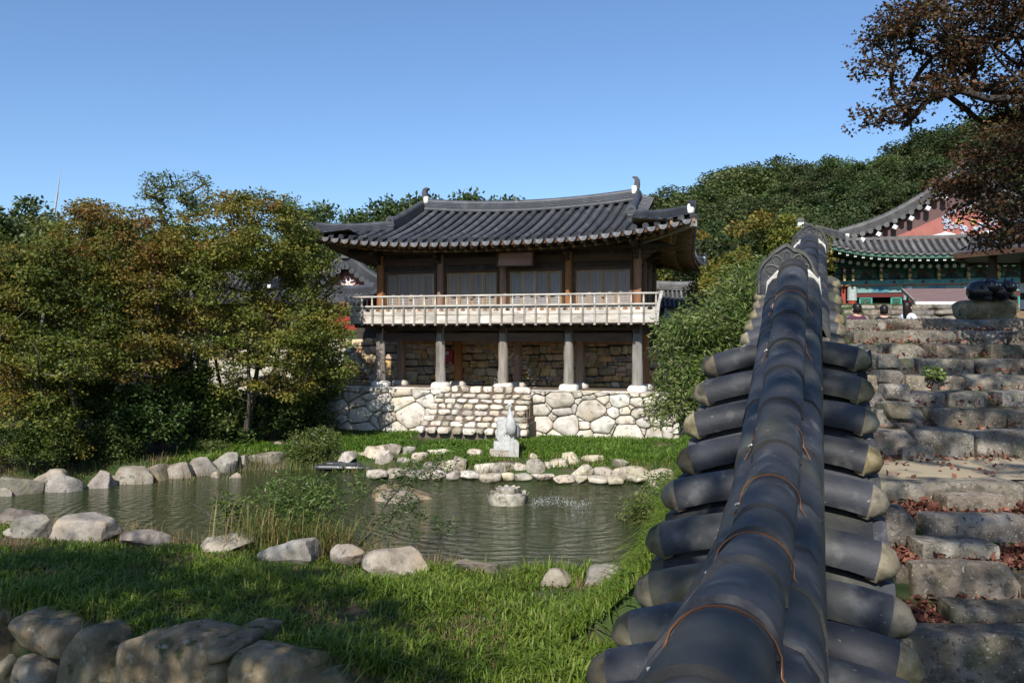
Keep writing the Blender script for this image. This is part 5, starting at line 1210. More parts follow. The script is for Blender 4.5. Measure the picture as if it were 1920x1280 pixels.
for (x, y, w_, h) in LOWR: edge_stone(x, y + h * .15, w_ * 1.1, h * .85)
x = 690
while x < 1262:
    w_ = rg.uniform(18, 42); yb_ = 884 + (x - 690) * .028; edge_stone(x + w_ / 2, yb_ - rg.uniform(1, 5), w_, rg.uniform(9, 13)); x += w_
# near retaining wall at the lower left
nw = thing('retaining_wall', 'mossy wall of big rounded fieldstones at the lower left corner', 'wall', (-4, 9.4, -5.2), off=(-4, 9.4, -5.2)); nw['kind'] = 'thing'
NW = [(-8, 1150, 80, 90), (104, 1154, 150, 66), (190, 1172, 122, 190), (82, 1220, 122, 120), (12, 1222, 70, 100), (345, 1182, 250, 175), (300, 1192, 110, 120), (452, 1192, 70, 42), (545, 1212, 200, 150), (442, 1235, 60, 90), (-110, 1160, 120, 120), (-100, 1230, 140, 120), (655, 1258, 90, 80)]
for k, (x, y, w_, h) in enumerate(NW):
    # depth of the wall line at this column
    r = (x - 960) / F; d = (10.25 - .4536 * 5.8) / (1 + .4536 * r) + (.12 if k in (7, 10) else 0) - .05
    a = P(x, y, d); W, H = w_ / F * d, h / F * d
    me = stone_block(700 + k, W * 1.10, .95, H * 1.14, (14, 10, 12), 4.4, .07, 6, cut0=.78)
    me.build('stone', M['mossy'], nw, loc=(a.x + 4, d + .2 - 9.4, a.z - H * .585 + 5.2), rot=(rg.uniform(-.06, .06), rg.uniform(-.08, .08), -.38), smooth=65)
# stones of the terrace wall glimpsed behind the left trees
tw = thing('terrace_wall', 'weathered stone terrace wall glimpsed behind the autumn trees', 'wall', (-11, 33, -1.9), off=(-11, 33, -1.9)); tw['kind'] = 'thing'
mb = MB(); mb.box((-11, 33.5, -1.2), (12, .4, 2.2)); mb.build('core', M['dark_mortar'], tw)
rg = random.Random(31); pts = [(rg.uniform(-17, -5), rg.uniform(-2.3, -.1)) for _ in range(110)]
for c in voronoi(pts, -17, -5, -2.3, -.1, .7):
    m = stone_face(c, .15, .07, rg, .015, .2, .015)
    if m: m.build('stone', M['granite'], tw, loc=(11, .28, 1.9), smooth=50)
# leaning edge of stones left of the columns
sw = thing('stone_ramp_wall', 'sloping rubble edge beside the leftmost pavilion column', 'wall', PW(-1.6, 1.0, -1.8), PA, off=(-1.6, 1.0, -1.8)); sw['kind'] = 'thing'
for k in range(7):
    f = k / 6; m = stone_block(820 + k, .34, .5, .30, (4, 4, 3), 4, .1, 3); m.build('stone', M['granite'], sw, loc=(-1.75 + .95 * f + 1.6, 1.2 - 1.0 + .2 * f, -.55 - 1.1 * f + 1.8), smooth=60)
# pond islands
boulder('pale rounded rock rising from the pond in front of the dark hump', 742, 917, 88, 24, F * 3.75 / (941 - HOR), n=(8, 6, 6), cat='rock', name='rock', cuts=3, pw=2.2)
boulder('wide dark wet hump of rock in the pond behind the pale rock', 760, 905, 138, 33, F * 3.75 / (934 - HOR), n=(8, 6, 6), cat='rock', name='rock', m='mossy', cuts=3, pw=2.2, asp=.5, rot=.05)
ps = thing('slab_pile', 'dark flat slabs lying in the water below the pond shrub', 'slabs', (-4.85, 24.0, -3.75), off=(-4.85, 24.0, -3.75))
for k, (x, y, w_) in enumerate([(620, 874, 60), (655, 876, 62), (680, 878, 34), (640, 871, 70)]):
    a = P(x, y, 23.9); m = stone_block(950 + k, w_ / F * 24, .5, .10, (5, 4, 2), 8, .05, 1); m.build('slab', plain('wet_slate', (.045, .05, .058), .35) if k == 0 else bpy.data.materials['wet_slate'], ps, loc=a - Vector((-4.85, 24.0, -3.75)) + Vector((0, .1 * k, 0)), rot=(0, .02 * k, .1 * k - .1))
# ================================================================== lotus fountain, sprays, crane
lf = thing('lotus_fountain', 'round stone lotus fountain standing in the pond', 'fountain', (-.09, 19.2, WATER))
def petal_ring(n, r0, r1, z0, z1, w_, tilt):
    for k in range(n):
        a = 2 * PI * (k + .5 * (r0 < .3)) / n; m = MB(); N_ = 7
        def f(s, q):
            x = (s - .5) * w_ * (1 - .25 * q ** 4); rr = r0 + (r1 - r0) * q + .05 * cos((s - .5) * PI) ; z = z0 + (z1 - z0) * q * (1 - .22 * abs(2 * s - 1) ** 2.5)
            return (cos(a) * rr - sin(a) * x, sin(a) * rr + cos(a) * x, z)
        m.grid(f, 6, 5); m.grid(lambda s, q: tuple(.86 * c if i < 2 else c for i, c in enumerate(f(s, q))), 6, 5, flip=True); m.build('petal', M['fount'], lf, smooth=60)
M['fount'] = mat('fountain_stone', [(.24,.215,.165),(.40,.37,.30),(.52,.49,.42)], scale=9, bump=.5, bscale=30, rnd=.12, spots=[(7, .56, .66, (.22, .19, .13))])
petal_ring(10, .36, .43, -.1, .24, .30, 0); petal_ring(9, .18, .24, .2, .36, .18, 0)
mb = MB(); mb.lathe([(.38, -.2), (.36, .15), (.28, .22), (.22, .24), (.18, .34), (.05, .35)], 20); mb.build('bowl', M['fount'], lf, smooth=50)
mb = MB(); mb.lathe([(.44, -.08), (.45, -.02), (.42, .03)], 20); mb.build('base_ring', M['mossy'], lf, smooth=50)
M['spray'] = bpy.data.materials.new('water_drops'); M['spray'].use_nodes = True
_p = M['spray'].node_tree.nodes['Principled BSDF']; _p.inputs['Base Color'].default_value = (.85, .88, .9, 1); _p.inputs['Roughness'].default_value = .15; _p.inputs['Alpha'].default_value = .9
def drops(name, label, pts, size, rg):
    m = MB()
    for q in pts:
        s = size * rg.uniform(.5, 1.3); q = Vector(q); k = [Vector((1, 0, 0)), Vector((-1, 0, 0)), Vector((0, 1, 0)), Vector((0, -1, 0)), Vector((0, 0, 1.3)), Vector((0, 0, -1.3))]
        m.add([q + v * s for v in k], [(0, 2, 4), (2, 1, 4), (1, 3, 4), (3, 0, 4), (2, 0, 5), (1, 2, 5), (3, 1, 5), (0, 3, 5)])
    o = m.build(name, M['spray']); tag(o, label, 'water spray', kind='stuff'); return o
rg = random.Random(77)
pts = []
for k in range(230):
    f = rg.random(); s = rg.choice((-1, -1, 1)); x = .02 + f * .62; z = -.62 + .0 - 1.05 * f * f + rg.gauss(0, .05) - abs(rg.gauss(0, .18)) * (s > 0 or rg.random() < .35)
    c = PW(BAY * 2 + .1 + s * x * 1.15, .95 + rg.gauss(0, .1), max(z, -1.72)); pts.append(c)
drops('water_spray', 'arc of water drops springing up behind the middle column', pts, .0085, rg)
pts = []
for k in range(420):
    f = rg.random() ** 1.3; pts.append((.45 + f * 1.35 + rg.gauss(0, .04), 19.0 + rg.gauss(0, .22), WATER + abs(rg.gauss(0, .045)) + .16 * math.sin(min(1, f * 1.5) * PI) * rg.random() * .8))
drops('water_spray', 'splashing drops over the pond right of the lotus fountain', pts, .0055, rg)
# crane
CRP = P(950, 855, 24.0)
M['statue'] = mat('white_statue', [(.30,.30,.28),(.44,.44,.42),(.54,.54,.52)], scale=5, bump=.3, bscale=25, rnd=.05)
cr = thing('crane_statue', 'white stone crane statue standing on a pale pedestal beside the pond', 'statue', CRP); cr.scale = (.93, .93, .96)
mb = MB(); mb.box((-.08, .1, .30), (.62, .4, .24)); mb.build('plinth', M['statue'], cr)
mb = MB(); mb.box((-.18, .14, .09), (.66, .45, .18)); mb.build('plinth', M['pale'], cr)
sh = [(-.14, 0), (.14, 0), (.15, .36)] + [(.15 * cos(PI * k / 10), .36 + .15 * sin(PI * k / 10)) for k in range(1, 10)] + [(-.15, .36)]
mb = MB(); mb.prism([(.22 + x, -.16, z) for x, z in sh], (0, 0, 0), (0, .1, 0)); mb.build('tablet', M['statue'], cr)
mb = MB(); mb.tube([(.22 + .04 * cos(2 * PI * k / 10), -.165, .36 + .03 * sin(2 * PI * k / 10)) for k in range(11)], .008, 5); mb.tube([(.22, -.165, .30), (.22, -.165, .12)], .01, 5); mb.build('tablet_mark', M['granite'], cr)
# body: neck and breast as one surface, tail plumes behind to the left
mb = MB()
mb.tube([(.16, -.02, .62), (.15, -.03, .74), (.13, -.05, .90), (.12, -.07, 1.03), (.11, -.08, 1.14), (.10, -.08, 1.28), (.105, -.08, 1.42), (.12, -.085, 1.49), (.10, -.10, 1.53), (.06, -.13, 1.535)], [.09, .15, .165, .145, .10, .065, .05, .052, .05, .03], 14); mb.build('body', M['statue'], cr, smooth=80)
mb = MB(); mb.tube([(.07, -.125, 1.535), (.0, -.18, 1.47), (-.035, -.2, 1.44)], [.026, .016, .004], 8); mb.build('beak', M['statue'], cr, smooth=60)
for s in (-1, 1):
    mb = MB(); mb.tube([(.15 + .06 * s, .0, .70), (.15 + .05 * s, -.02, .55), (.14 + .05 * s, -.02, .43)], [.05, .03, .028], 8); mb.build('leg', M['statue'], cr, smooth=60)
for k in range(7):
    a = k / 6; mb = MB(); c0 = Vector((.05 - .02 * a, .10, .98 - .22 * a)); dr = Vector((-.34 + .08 * a, .12 - .02 * k, .0 - .25 * a + .02)); q = [c0, c0 + dr * .4 + Vector((0, 0, .05)), c0 + dr * .8 + Vector((0, 0, .02)), c0 + dr * 1.1 - Vector((0, 0, .05))]
    mb.tube(q, [.10, .12, .10, .02], 9); mb.build('wing_plume', M['statue'], cr, smooth=60)
for k in range(5):
    mb = MB(); x = -.30 + .09 * k; mb.tube([(x + .12, .05, .42), (x + .02, .02, .56), (x - .03, .0, .66)], [.06, .05, .01], 7); mb.build('rock_base', M['statue'], cr, smooth=60)
for k in range(3):
    mb = MB(); mb.tube([(.27, .08, .92 - .1 * k), (.33, .14, .80 - .1 * k), (.30, .2, .64 - .08 * k)], [.07, .085, .02], 8); mb.build('wing_plume', M['statue'], cr, smooth=60)
# ================================================================== trees, shrubs, grass
rng = np.random.default_rng(7)
def lobes(ls, n, rg, shell=.55):
    """n points spread in ellipsoids ls = [(centre, (rx, ry, rz)), ...], nearer the surface than the middle"""
    vol = [l[1][0] * l[1][1] * l[1][2] for l in ls]; out = []
    for k in range(n):
        c, r = rg.choices(ls, [v ** .8 for v in vol])[0]
        while True:
            q = Vector((rg.gauss(0, 1), rg.gauss(0, 1), rg.gauss(0, 1))); q.normalize(); rad = shell + (1 - shell) * rg.random() ** .6 if rg.random() < .75 else rg.random()
            p = Vector(c) + Vector((q.x * r[0], q.y * r[1], q.z * r[2])) * rad
            if q.z > -.75: out.append(p); break
    return out
def tree(name, label, cat, base, roots, ls, ncl, R, per, size, lm, seed, elong=1.7, flat=.5, droop=.1, rmax=.14, rmin=.007, tint=None, tvar=.12, group=None, step=.45, n=5, minload=0, pw=.45, shellk=.55, build=True):
    rg = random.Random(seed); base = Vector(base)
    tg = lobes(ls, ncl, rg, shellk)
    N, par, load = skeleton([[Vector(q) for q in pl] for pl in roots], tg, rg, step)
    tm = skin_tree(N, par, load, rmax, rmin, n, pw, minload)
    t = thing(name, label, cat, base, off=base, group=group)
    tm.build('trunk', M['bark_dark'] if lm.name == 'maple_leaves' else M['bark'], t, smooth=80)
    C = np.array([tuple(q) for q in tg])
    if tint is None: tn = rng.uniform(.15, .85, len(C))
    else: tn = np.array([tint(q, rg) for q in tg])
    V, T, tt = leaf_cloud(C, R * rng.uniform(.75, 1.3, len(C)), per, size, rng, flat, elong, tn, droop, tvar)
    o = obj('crown', tris('crown', V, T, lm, tt), t)
    return t
def L_(x, y, d, rx, ry, rd): c = P(x, y, d); return (c, (rx / F * d, rd, ry / F * d))
def stems(b, tops, rg, bend=.15):
    b = Vector(b); out = []
    for tp in tops:
        tp = Vector(tp); v = tp - b; o = Vector((rg.uniform(-1, 1), rg.uniform(-1, 1), 0)) * v.length * bend
        out.append([b + Vector((rg.uniform(-.08, .08), rg.uniform(-.08, .08), 0))] + [b.lerp(tp, f) + o * (4 * f * (1 - f)) for f in (.15, .3, .45, .6, .8, 1)])
    # one rooted polyline per stem
    return out
rg = random.Random(1)
def autumn(lo, hi, zz):
    def f(q, r_):
        a = mnoise.noise(q * .55) * .5 + .38 + lo
        return min(1, max(0, a + hi * max(0, (q.z - zz)) + r_.gauss(0, .14)))
    return f
# the big autumn trees left of the pavilion
b1 = P(462, 806, 26.2); b1.z = gz(b1.x, b1.y) - .1
tree('autumn_tree', 'widest olive and orange autumn tree, right next to the pavilion roof', 'tree', b1,
     stems(b1, [P(400, 600, 26), P(500, 580, 26.6), P(570, 640, 26), P(450, 540, 25.4), P(530, 560, 26.3), P(370, 660, 25.6)], rg),
     [L_(460, 450, 26, 130, 90, 2.2), L_(550, 530, 26.4, 80, 95, 2.0), L_(390, 520, 25.5, 110, 120, 2.0), L_(520, 640, 25.6, 110, 75, 1.8), L_(605, 610, 26, 60, 60, 1.0), L_(560, 480, 26.4, 60, 60, 1.6), L_(600, 700, 26, 55, 60, .9), L_(500, 720, 25.8, 90, 50, 1.4), L_(410, 640, 25.4, 110, 70, 1.6), L_(500, 400, 26, 70, 40, 1.2)],
     620, .40, 105, .098, M['leaf_autumn'], 11, rmax=.085, tint=autumn(-.10, .03, 1.5), flat=.42, droop=.15)
b2 = P(310, 806, 24.8); b2.z = gz(b2.x, b2.y) - .1
tree('autumn_tree', 'rusty topped autumn tree with slanting trunks, middle of the left grove', 'tree', b2,
     stems(b2, [P(180, 600, 24.5), P(250, 570, 24), P(320, 600, 25)], rg),
     [L_(200, 470, 24.6, 130, 85, 2.0), L_(130, 560, 24.2, 120, 110, 2.0), L_(280, 540, 24.8, 90, 110, 1.8), L_(220, 660, 24, 130, 80, 1.7), L_(190, 410, 24.8, 60, 30, 1.0)],
     520, .40, 105, .096, M['leaf_autumn'], 12, rmax=.085, tint=autumn(-.02, .06, 1.2), flat=.42, droop=.15)
b3 = P(90, 830, 22.6); b3.z = gz(b3.x, b3.y) - .1
tree('autumn_tree', 'yellow green tree with drooping sprays at the left edge', 'tree', b3,
     stems(b3, [P(20, 640, 22.4), P(90, 640, 22), P(-60, 600, 22.5)], rg),
     [L_(20, 620, 22.4, 110, 110, 1.7), L_(90, 690, 22, 100, 80, 1.4), L_(-80, 580, 22.6, 100, 120, 1.7), L_(40, 770, 21.8, 110, 50, 1.1), L_(10, 510, 23, 90, 80, 1.5)],
     400, .38, 100, .09, M['leaf_autumn'], 13, rmax=.07, tint=autumn(-.02, .0, 1.0), flat=.42, droop=.2)
b4 = P(330, 700, 32); b4.z = gz(b4.x, b4.y)
tree('slender_tree', 'thin topped tree rising above the autumn trees against the sky', 'tree', b4,
     stems(b4, [P(320, 400, 32), P(350, 420, 32)], rg, .05),
     [L_(310, 360, 32, 50, 40, 1.2), L_(350, 375, 32, 70, 50, 1.3), L_(330, 430, 32, 80, 60, 1.6)],
     95, .34, 46, .10, M['leaf_autumn'], 14, rmax=.11, tint=autumn(-.12, 0, 9), flat=.6)
# darker green shrubs below the autumn trees
def shrub(name, label, x, y, d, rx, ry, rd, ncl, per, size, lm, seed, R=.28, elong=1.7, cat='shrub', tint=None, group=None, flat=.7, droop=0., ybase=None):
    b = P(x, ybase or (y + ry), d); b.z = gz(b.x, b.y) - .05
    return tree(name, label, cat, b, stems(b, [P(x - rx * .4, y, d), P(x + rx * .4, y - ry * .2, d), P(x, y - ry * .3, d)], random.Random(seed), .1), [L_(x, y, d, rx, ry, rd), L_(x - rx * .35, y + ry * .3, d - rd * .3, rx * .6, ry * .6, rd * .7), L_(x + rx * .4, y + ry * .2, d, rx * .6, ry * .7, rd * .7)], ncl, R, per, size, lm, seed, elong, flat, droop, .035, .005, tint, group=group, step=.3, n=4, shellk=.4)
shrub('green_shrub', 'dark glossy green shrub in the shade under the rusty tree', 268, 775, 24.2, 75, 70, 1.0, 120, 75, .12, M['leaf_green'], 21)
shrub('brown_shrub', 'low olive brown shrub at the left edge above the bank boulders', 60, 820, 21.9, 110, 62, .9, 150, 85, .07, M['leaf_autumn'], 22, tint=autumn(-.1, 0, 9))
shrub('green_shrub', 'dark green shrub in deep shade between the two tree trunks', 395, 775, 26, 70, 60, 1.0, 100, 70, .11, M['leaf_green'], 23)
shrub('green_shrub', 'dark low shrub by the shaded corner of the stone platform', 570, 770, 28.2, 60, 55, .9, 90, 70, .10, M['leaf_green'], 24)
shrub('green_shrub', 'leafy green shrub low on the slope left of the dark trunks', 180, 840, 23.4, 80, 45, .7, 110, 75, .09, M['leaf_green'], 25)
shrub('pond_shrub', 'tall feathery green shrub on the far pond bank beside dark slabs', 588, 838, 24.4, 52, 40, .55, 95, 60, .085, M['leaf_peach'], 26, R=.2, elong=3)
shrub('grass_mound_shrub', 'small green tuft of shrub on the lawn above the two peaked boulders', 395, 836, 25.2, 36, 18, .4, 45, 50, .07, M['leaf_peach'], 27, R=.16, elong=3)
shrub('green_shrub', 'shaded shrub under the widest autumn tree, right of its trunks', 510, 765, 27.2, 65, 60, 1.0, 110, 70, .11, M['leaf_green'], 61)
shrub('green_shrub', 'dense olive shrub filling the gap below the rusty tree', 335, 725, 25.6, 80, 75, 1.1, 130, 75, .10, M['leaf_autumn'], 62, tint=autumn(-.3, 0, 9))
shrub('green_shrub', 'big dim shrub behind the low olive brown one at the left edge', 130, 745, 24, 110, 75, 1.1, 150, 75, .10, M['leaf_autumn'], 63, tint=autumn(-.3, 0, 9))
shrub('green_shrub', 'shrub in the shade beside the left corner of the platform', 590, 700, 28.6, 55, 70, .9, 110, 70, .10, M['leaf_green'], 64)
shrub('green_shrub', 'low dark shrub at the foot of the trees near the pointed boulders', 430, 815, 26.3, 70, 30, .7, 80, 60, .09, M['leaf_green'], 65)
# the narrow leaved bush between the pavilion and the tiled wall
bp = P(1370, 800, 15.2); bp.z = gz(bp.x, bp.y) - .2
tree('peach_bush', 'bright bush of long narrow leaves between pavilion and tiled wall', 'bush', bp,
     stems(bp, [P(1310, 640, 15), P(1370, 600, 15.4), P(1420, 590, 15.4), P(1330, 700, 14.8)], random.Random(3), .12),
     [L_(1340, 610, 15, 95, 55, .9), L_(1400, 560, 15.5, 70, 75, 1.0), L_(1290, 650, 14.9, 65, 60, .8), L_(1360, 690, 15, 95, 90, 1.0), L_(1290, 730, 14.7, 60, 60, .7), L_(1260, 770, 14.6, 45, 40, .5), L_(1430, 660, 15.3, 60, 110, .9)],
     460, .25, 66, .105, M['leaf_peach'], 31, elong=4.2, flat=.75, droop=.45, rmax=.06, rmin=.005, step=.3, tvar=.25)
shrub('autumn_bush', 'orange tinted green bush behind the narrow leaved bush', 1372, 530, 30, 80, 60, 1.3, 110, 80, .12, M['leaf_autumn'], 33, R=.4, tint=autumn(-.05, .12, 1.5), ybase=690)
# pond side weeds
shrub('creeping_weeds', 'trailing green weeds at the water edge beside the tiled wall', 1205, 975, 17.6, 45, 60, .6, 110, 40, .075, M['leaf_peach'], 41, R=.16, elong=3, cat='plant')
shrub('creeping_weeds', 'taller pale weeds on the right bank where the pond meets the tiled wall', 1238, 925, 19.2, 34, 42, .6, 80, 40, .08, M['leaf_peach'], 46, R=.18, elong=3, cat='plant')
shrub('leafy_weed', 'small broad leaved weed standing in the water by the near bank', 432, 960, 14.8, 32, 45, .25, 40, 14, .075, M['leaf_peach'], 42, R=.14, cat='plant')
# willow saplings leaning over the pond
def sapling(label, b, tops, R, per, seed, size=.085, cl=10, lm='leaf_green'):
    rg = random.Random(seed); t = thing('willow_sapling', label, 'sapling', b, off=b); mb = MB(); C = []
    for tp in tops:
        tp = Vector(tp); v = tp - b; pts = [b.lerp(tp, f) + Vector((0, 0, v.length * .09 * sin(PI * f))) for f in [i / 8 for i in range(9)]]
        mb.tube(pts, [.010 * (1 - .75 * i / 8) for i in range(9)], 5)
        for k in range(cl):
            f = .42 + .58 * k / cl; q = b.lerp(tp, f) + Vector((0, 0, v.length * .09 * sin(PI * f))); e = q + Vector((rg.gauss(0, .16), rg.gauss(0, .16), rg.uniform(-.12, .22)))
            mb.tube([q, q.lerp(e, .5) + Vector((0, 0, .03)), e], [.004, .003, .002], 4); C.append(tuple(e)); C.append(tuple(q.lerp(e, .55)))
    mb.build('stem', M['bark'], t, smooth=80)
    V, T, tt = leaf_cloud(np.array(C), R, per, size, rng, .9, 4.5, rng.uniform(.1, .7, len(C)), .0, .2)
    obj('foliage', tris('foliage', V, T, M[lm], tt), t)
bs = P(650, 1035, 13.6); bs.z = -3.55
sapling('willow sapling leaning right across the pond rocks', bs, [P(800, 880, 14.6), P(850, 880, 14.4), P(780, 950, 14.2), P(850, 980, 14), P(830, 850, 14.8)], .14, 13, 51, .095, 13)
bs = P(560, 1020, 13.9); bs.z = -3.55
sapling('upright willow sapling rising out of the straw coloured reeds', bs, [P(490, 920, 14.2), P(520, 900, 14.3), P(560, 895, 14.3), P(590, 915, 14.2), P(620, 905, 14.4), P(690, 905, 14.6), P(540, 930, 14), P(610, 930, 14)], .15, 16, 52, .10, 12, 'leaf_peach')
bs = P(470, 1010, 14.2); bs.z = -3.6
sapling('spindly yellow flowered weed stalks at the near water edge', bs, [P(405, 915, 14.4), P(300, 925, 15.2), P(455, 930, 14.6)], .07, 4, 53, .06, 5, 'leaf_peach')
def reeds(label, boxes, hmin, hmax, wd, seed, mtl='reed', lean=.5, name='reed_clump'):
    r = np.random.default_rng(seed); B = []
    for (x, y, d, sx_, sd, n) in boxes:
        c = P(x, y, d); X = c.x + r.normal(size=n) * sx_; Y = d + r.normal(size=n) * sd; B.append(np.stack([X, Y, np.maximum(ground(X, Y), WATER - .05) - .02], 1))
    B = np.concatenate(B); V, T, k = blades(B, r.uniform(hmin, hmax, len(B)), np.full(len(B), wd) * r.uniform(.6, 1.3, len(B)), r, lean)
    o = obj(name, tris(name, V, T, M[mtl], np.repeat(np.clip(r.normal(.5, .28, len(B)), 0, 1), k))); return tag(o, label, 'reeds', kind='stuff')
reeds('straw coloured reed clump on the near bank under the willow sapling', [(545, 1015, 13.9, .45, .22, 1100), (600, 1020, 13.8, .4, .2, 600)], .35, 1.0, .013, 61)
reeds('thin rusty weeds along the near water edge', [(300, 985, 15.0, .6, .2, 300), (170, 950, 15.8, .7, .2, 330), (720, 1035, 13.3, .5, .18, 420), (840, 1045, 13.1, .4, .2, 200)], .15, .5, .009, 62, 'dry', .7)
reeds('grass tufts between the stones at the far waterline', [(770, 872, 23.5, 1.2, .2, 420), (1000, 866, 23.0, 1.4, .2, 420), (1180, 878, 22.2, .8, .25, 420), (500, 880, 24.0, .9, .2, 300), (420, 885, 23.6, .8, .2, 200), (570, 882, 24.1, .3, .1, 90)], .12, .42, .012, 63)
reeds('weeds between the boulders of the far left bank', [(150, 890, 22.2, 2.2, .35, 700), (330, 880, 23.2, 1.2, .3, 400), (20, 905, 21.2, .9, .4, 300)], .1, .35, .012, 64, 'reed', .8)
# lawns ----------------------------------------------------------------------------------------
def lawn(name, label, nclump, per, xr, yr, hmin, hmax, wd, seed, cond, lean=1.0, spread=.085):
    r = np.random.default_rng(seed); X = r.uniform(*xr, nclump * 4); Y = r.uniform(*yr, nclump * 4)
    ok = cond(X, Y)
    nz = np.array([mnoise.noise(Vector((x * .8, y * .8, 3.3))) + .5 * mnoise.noise(Vector((x * 2.3, y * 2.3, 8))) for x, y in zip(X, Y)])
    ok &= nz > r.uniform(-.65, .02, len(X))
    X, Y, nz = X[ok][:nclump], Y[ok][:nclump], nz[ok][:nclump]
    n = len(X); hb = (hmin + (hmax - hmin) * np.clip(.45 + nz * .9, 0, 1)) * r.uniform(.7, 1.3, n)
    XX = np.repeat(X, per) + r.normal(size=n * per) * spread; YY = np.repeat(Y, per) + r.normal(size=n * per) * spread
    k2 = cond(XX, YY); hh = np.repeat(hb, per)[k2] * r.uniform(.55, 1.2, k2.sum()); XX, YY = XX[k2], YY[k2]
    B = np.stack([XX, YY, ground(XX, YY) - .02], 1)
    V, T, k = blades(B, hh, wd * r.uniform(.6, 1.3, len(B)), r, lean)
    tt = np.clip(np.repeat(.33 + .22 * nz + r.normal(size=n) * .13, per)[k2] + r.normal(size=len(B)) * .13, 0, 1)
    return tag(obj(name, tris(name, V, T, M['lawn'], np.repeat(tt, k))), label, 'grass', kind='stuff')
lawn('grass', 'lush green grass on the near bank of the pond', 3500, 18, (-10.5, 2.6), (8.0, 17.2), .06, .24, .019, 71, lambda x, y: (pond_dist(x, y) > .05) & (y - lawn_edge(x) > .12) & (x < WX(y) - .3) & (y < 13.2 + .0 * x + np.clip(-x * .45, 0, 4)))
lawn('grass', 'bright grass of the far lawn before the stone platform', 4600, 14, (-9.5, 7.0), (21.5, 30.0), .06, .19, .028, 72, lambda x, y: (pond_dist(x, y) > .3) & (((x - PO.x) * PV.x + (y - PO.y) * PV.y) < -.62 - 1.35 * ((((x - PO.x) * PU.x + (y - PO.y) * PU.y) > 1.9) & (((x - PO.x) * PU.x + (y - PO.y) * PU.y) < 5.3))) & (y > 21.6), spread=.10)
lawn('grass', 'rough grass on the slope beside the narrow leaved bush', 900, 14, (2.4, 6.0), (12.5, 21.5), .12, .3, .018, 73, lambda x, y: (pond_dist(x, y) > .1) & (x < WX(y) - .3), spread=.1)
r = np.random.default_rng(74); X = r.uniform(-10, 2.2, 30000); Y = r.uniform(8, 16.5, 30000)
ok = (pond_dist(X, Y) > .1) & (Y - lawn_edge(X) > .1) & (X < WX(Y) - .3); nzz = np.array([mnoise.noise(Vector((a * .9, b * .9, 21.))) for a, b in zip(X, Y)]); ok &= nzz > r.uniform(-.25, .5, len(X)); X, Y = X[ok][:8200], Y[ok][:8200]
V, T, k = blades(np.stack([X, Y, ground(X, Y)], 1), r.uniform(.06, .17, len(X)), np.full(len(X), .009), r, 1.6)
tag(obj('grass', tris('grass', V, T, M['dry'], np.repeat(r.random(len(X)), k))), 'dry straw thatch between the green grass of the near bank', 'grass', kind='stuff')
# fallen leaves on the stairs
r = np.random.default_rng(81); B = []
for (y0, y1, n, xa, xb) in ((6.0, 6.48, 4200, 2.0, 6), (6.68, 7.1, 4200, 2.2, 6), (7.28, 7.68, 2600, 2.5, 6), (5.2, 5.72, 3200, 1.9, 6), (7.8, 9.3, 260, 3, 8), (9.0, 9.3, 420, 3.2, 9)):
    X = r.uniform(xa, xb, n) ** 1.0; Y = r.uniform(y0, y1, n); B.append(np.stack([X, Y, ground(X, Y) + .015 + r.random(n) * .03], 1))
for k in range(8):
    n = 260; d = 9.28 + .5 * k; X = r.uniform(3.2 + .2 * k, 9, n); Y = d + .45 + r.normal(size=n) * .06; B.append(np.stack([X, Y, ground(X, Y) + .06], 1))
B = np.concatenate(B); V, T, tt = leaf_cloud(B, .02, 1, .062, r, .3, 1.5, r.random(len(B)), 0, .1)
tag(obj('fallen_leaves', tris('fallen_leaves', V, T, M['litter'], tt)), 'brown fallen leaves drifted over the stair treads', 'leaves', kind='stuff')
r = np.random.default_rng(83); X = r.uniform(-12, 3.5, 900); Y = r.uniform(13.5, 23.5, 900); ok = pond_dist(X, Y) < -.15; X, Y = X[ok][:240], Y[ok][:240]
V, T, tt = leaf_cloud(np.stack([X, Y, np.full(len(X), WATER + .008)], 1), .002, 1, .05, r, .1, 1.5, r.random(len(X)), 0, .1); V[:, 2] = WATER + .006 + (V[:, 2] - WATER - .006) * .12
tag(obj('fallen_leaves', tris('fallen_leaves', V, T, M['litter'], tt)), 'scattered brown leaves floating on the pond', 'leaves', kind='stuff')
shrub('fern_weed', 'small bright green weed sprouting from the upper stairs', 1753, 700, 10.7, 18, 10, .12, 14, 14, .06, M['leaf_peach'], 45, R=.06, cat='plant')
# ---- hill side trees: four kinds, then copies
def hill_kind(seed, h, w_, ncl, per, size, lm):
    rg = random.Random(seed); base = Vector((0, 0, 0))
    ls = [((0, 0, h * .62), (w_ * .5, w_ * .5, h * .38))] + [((rg.uniform(-.35, .35) * w_, rg.uniform(-.35, .35) * w_, h * rg.uniform(.45, .85)), (w_ * rg.uniform(.2, .34),) * 2 + (h * rg.uniform(.12, .2),)) for _ in range(6)]
    t = tree('hill_tree', 'x', 'tree', base, [[base, Vector((.1, 0, h * .2)), Vector((-.05, .1, h * .4)), Vector((.1, 0, h * .6))]], ls, ncl, w_ * .155, per, size, lm, seed, rmax=.16, rmin=.012, step=.8, n=4, minload=2, flat=.62, tvar=.12, shellk=.8, tint=lambda q, r_: min(1, max(0, .45 + .5 * mnoise.noise(q * .5 + Vector((seed, 0, 0))) + r_.gauss(0, .12))))
    return t
kinds = [hill_kind(201, 6.5, 5.4, 85, 185, .25, M['leaf_hill']), hill_kind(202, 7.0, 5.0, 80, 185, .25, M['leaf_hill']), hill_kind(203, 6.0, 5.8, 90, 180, .26, M['leaf_hill']), hill_kind(204, 6.5, 5.2, 80, 185, .24, M['leaf_autumn'])]
used = [0, 0, 0, 0]
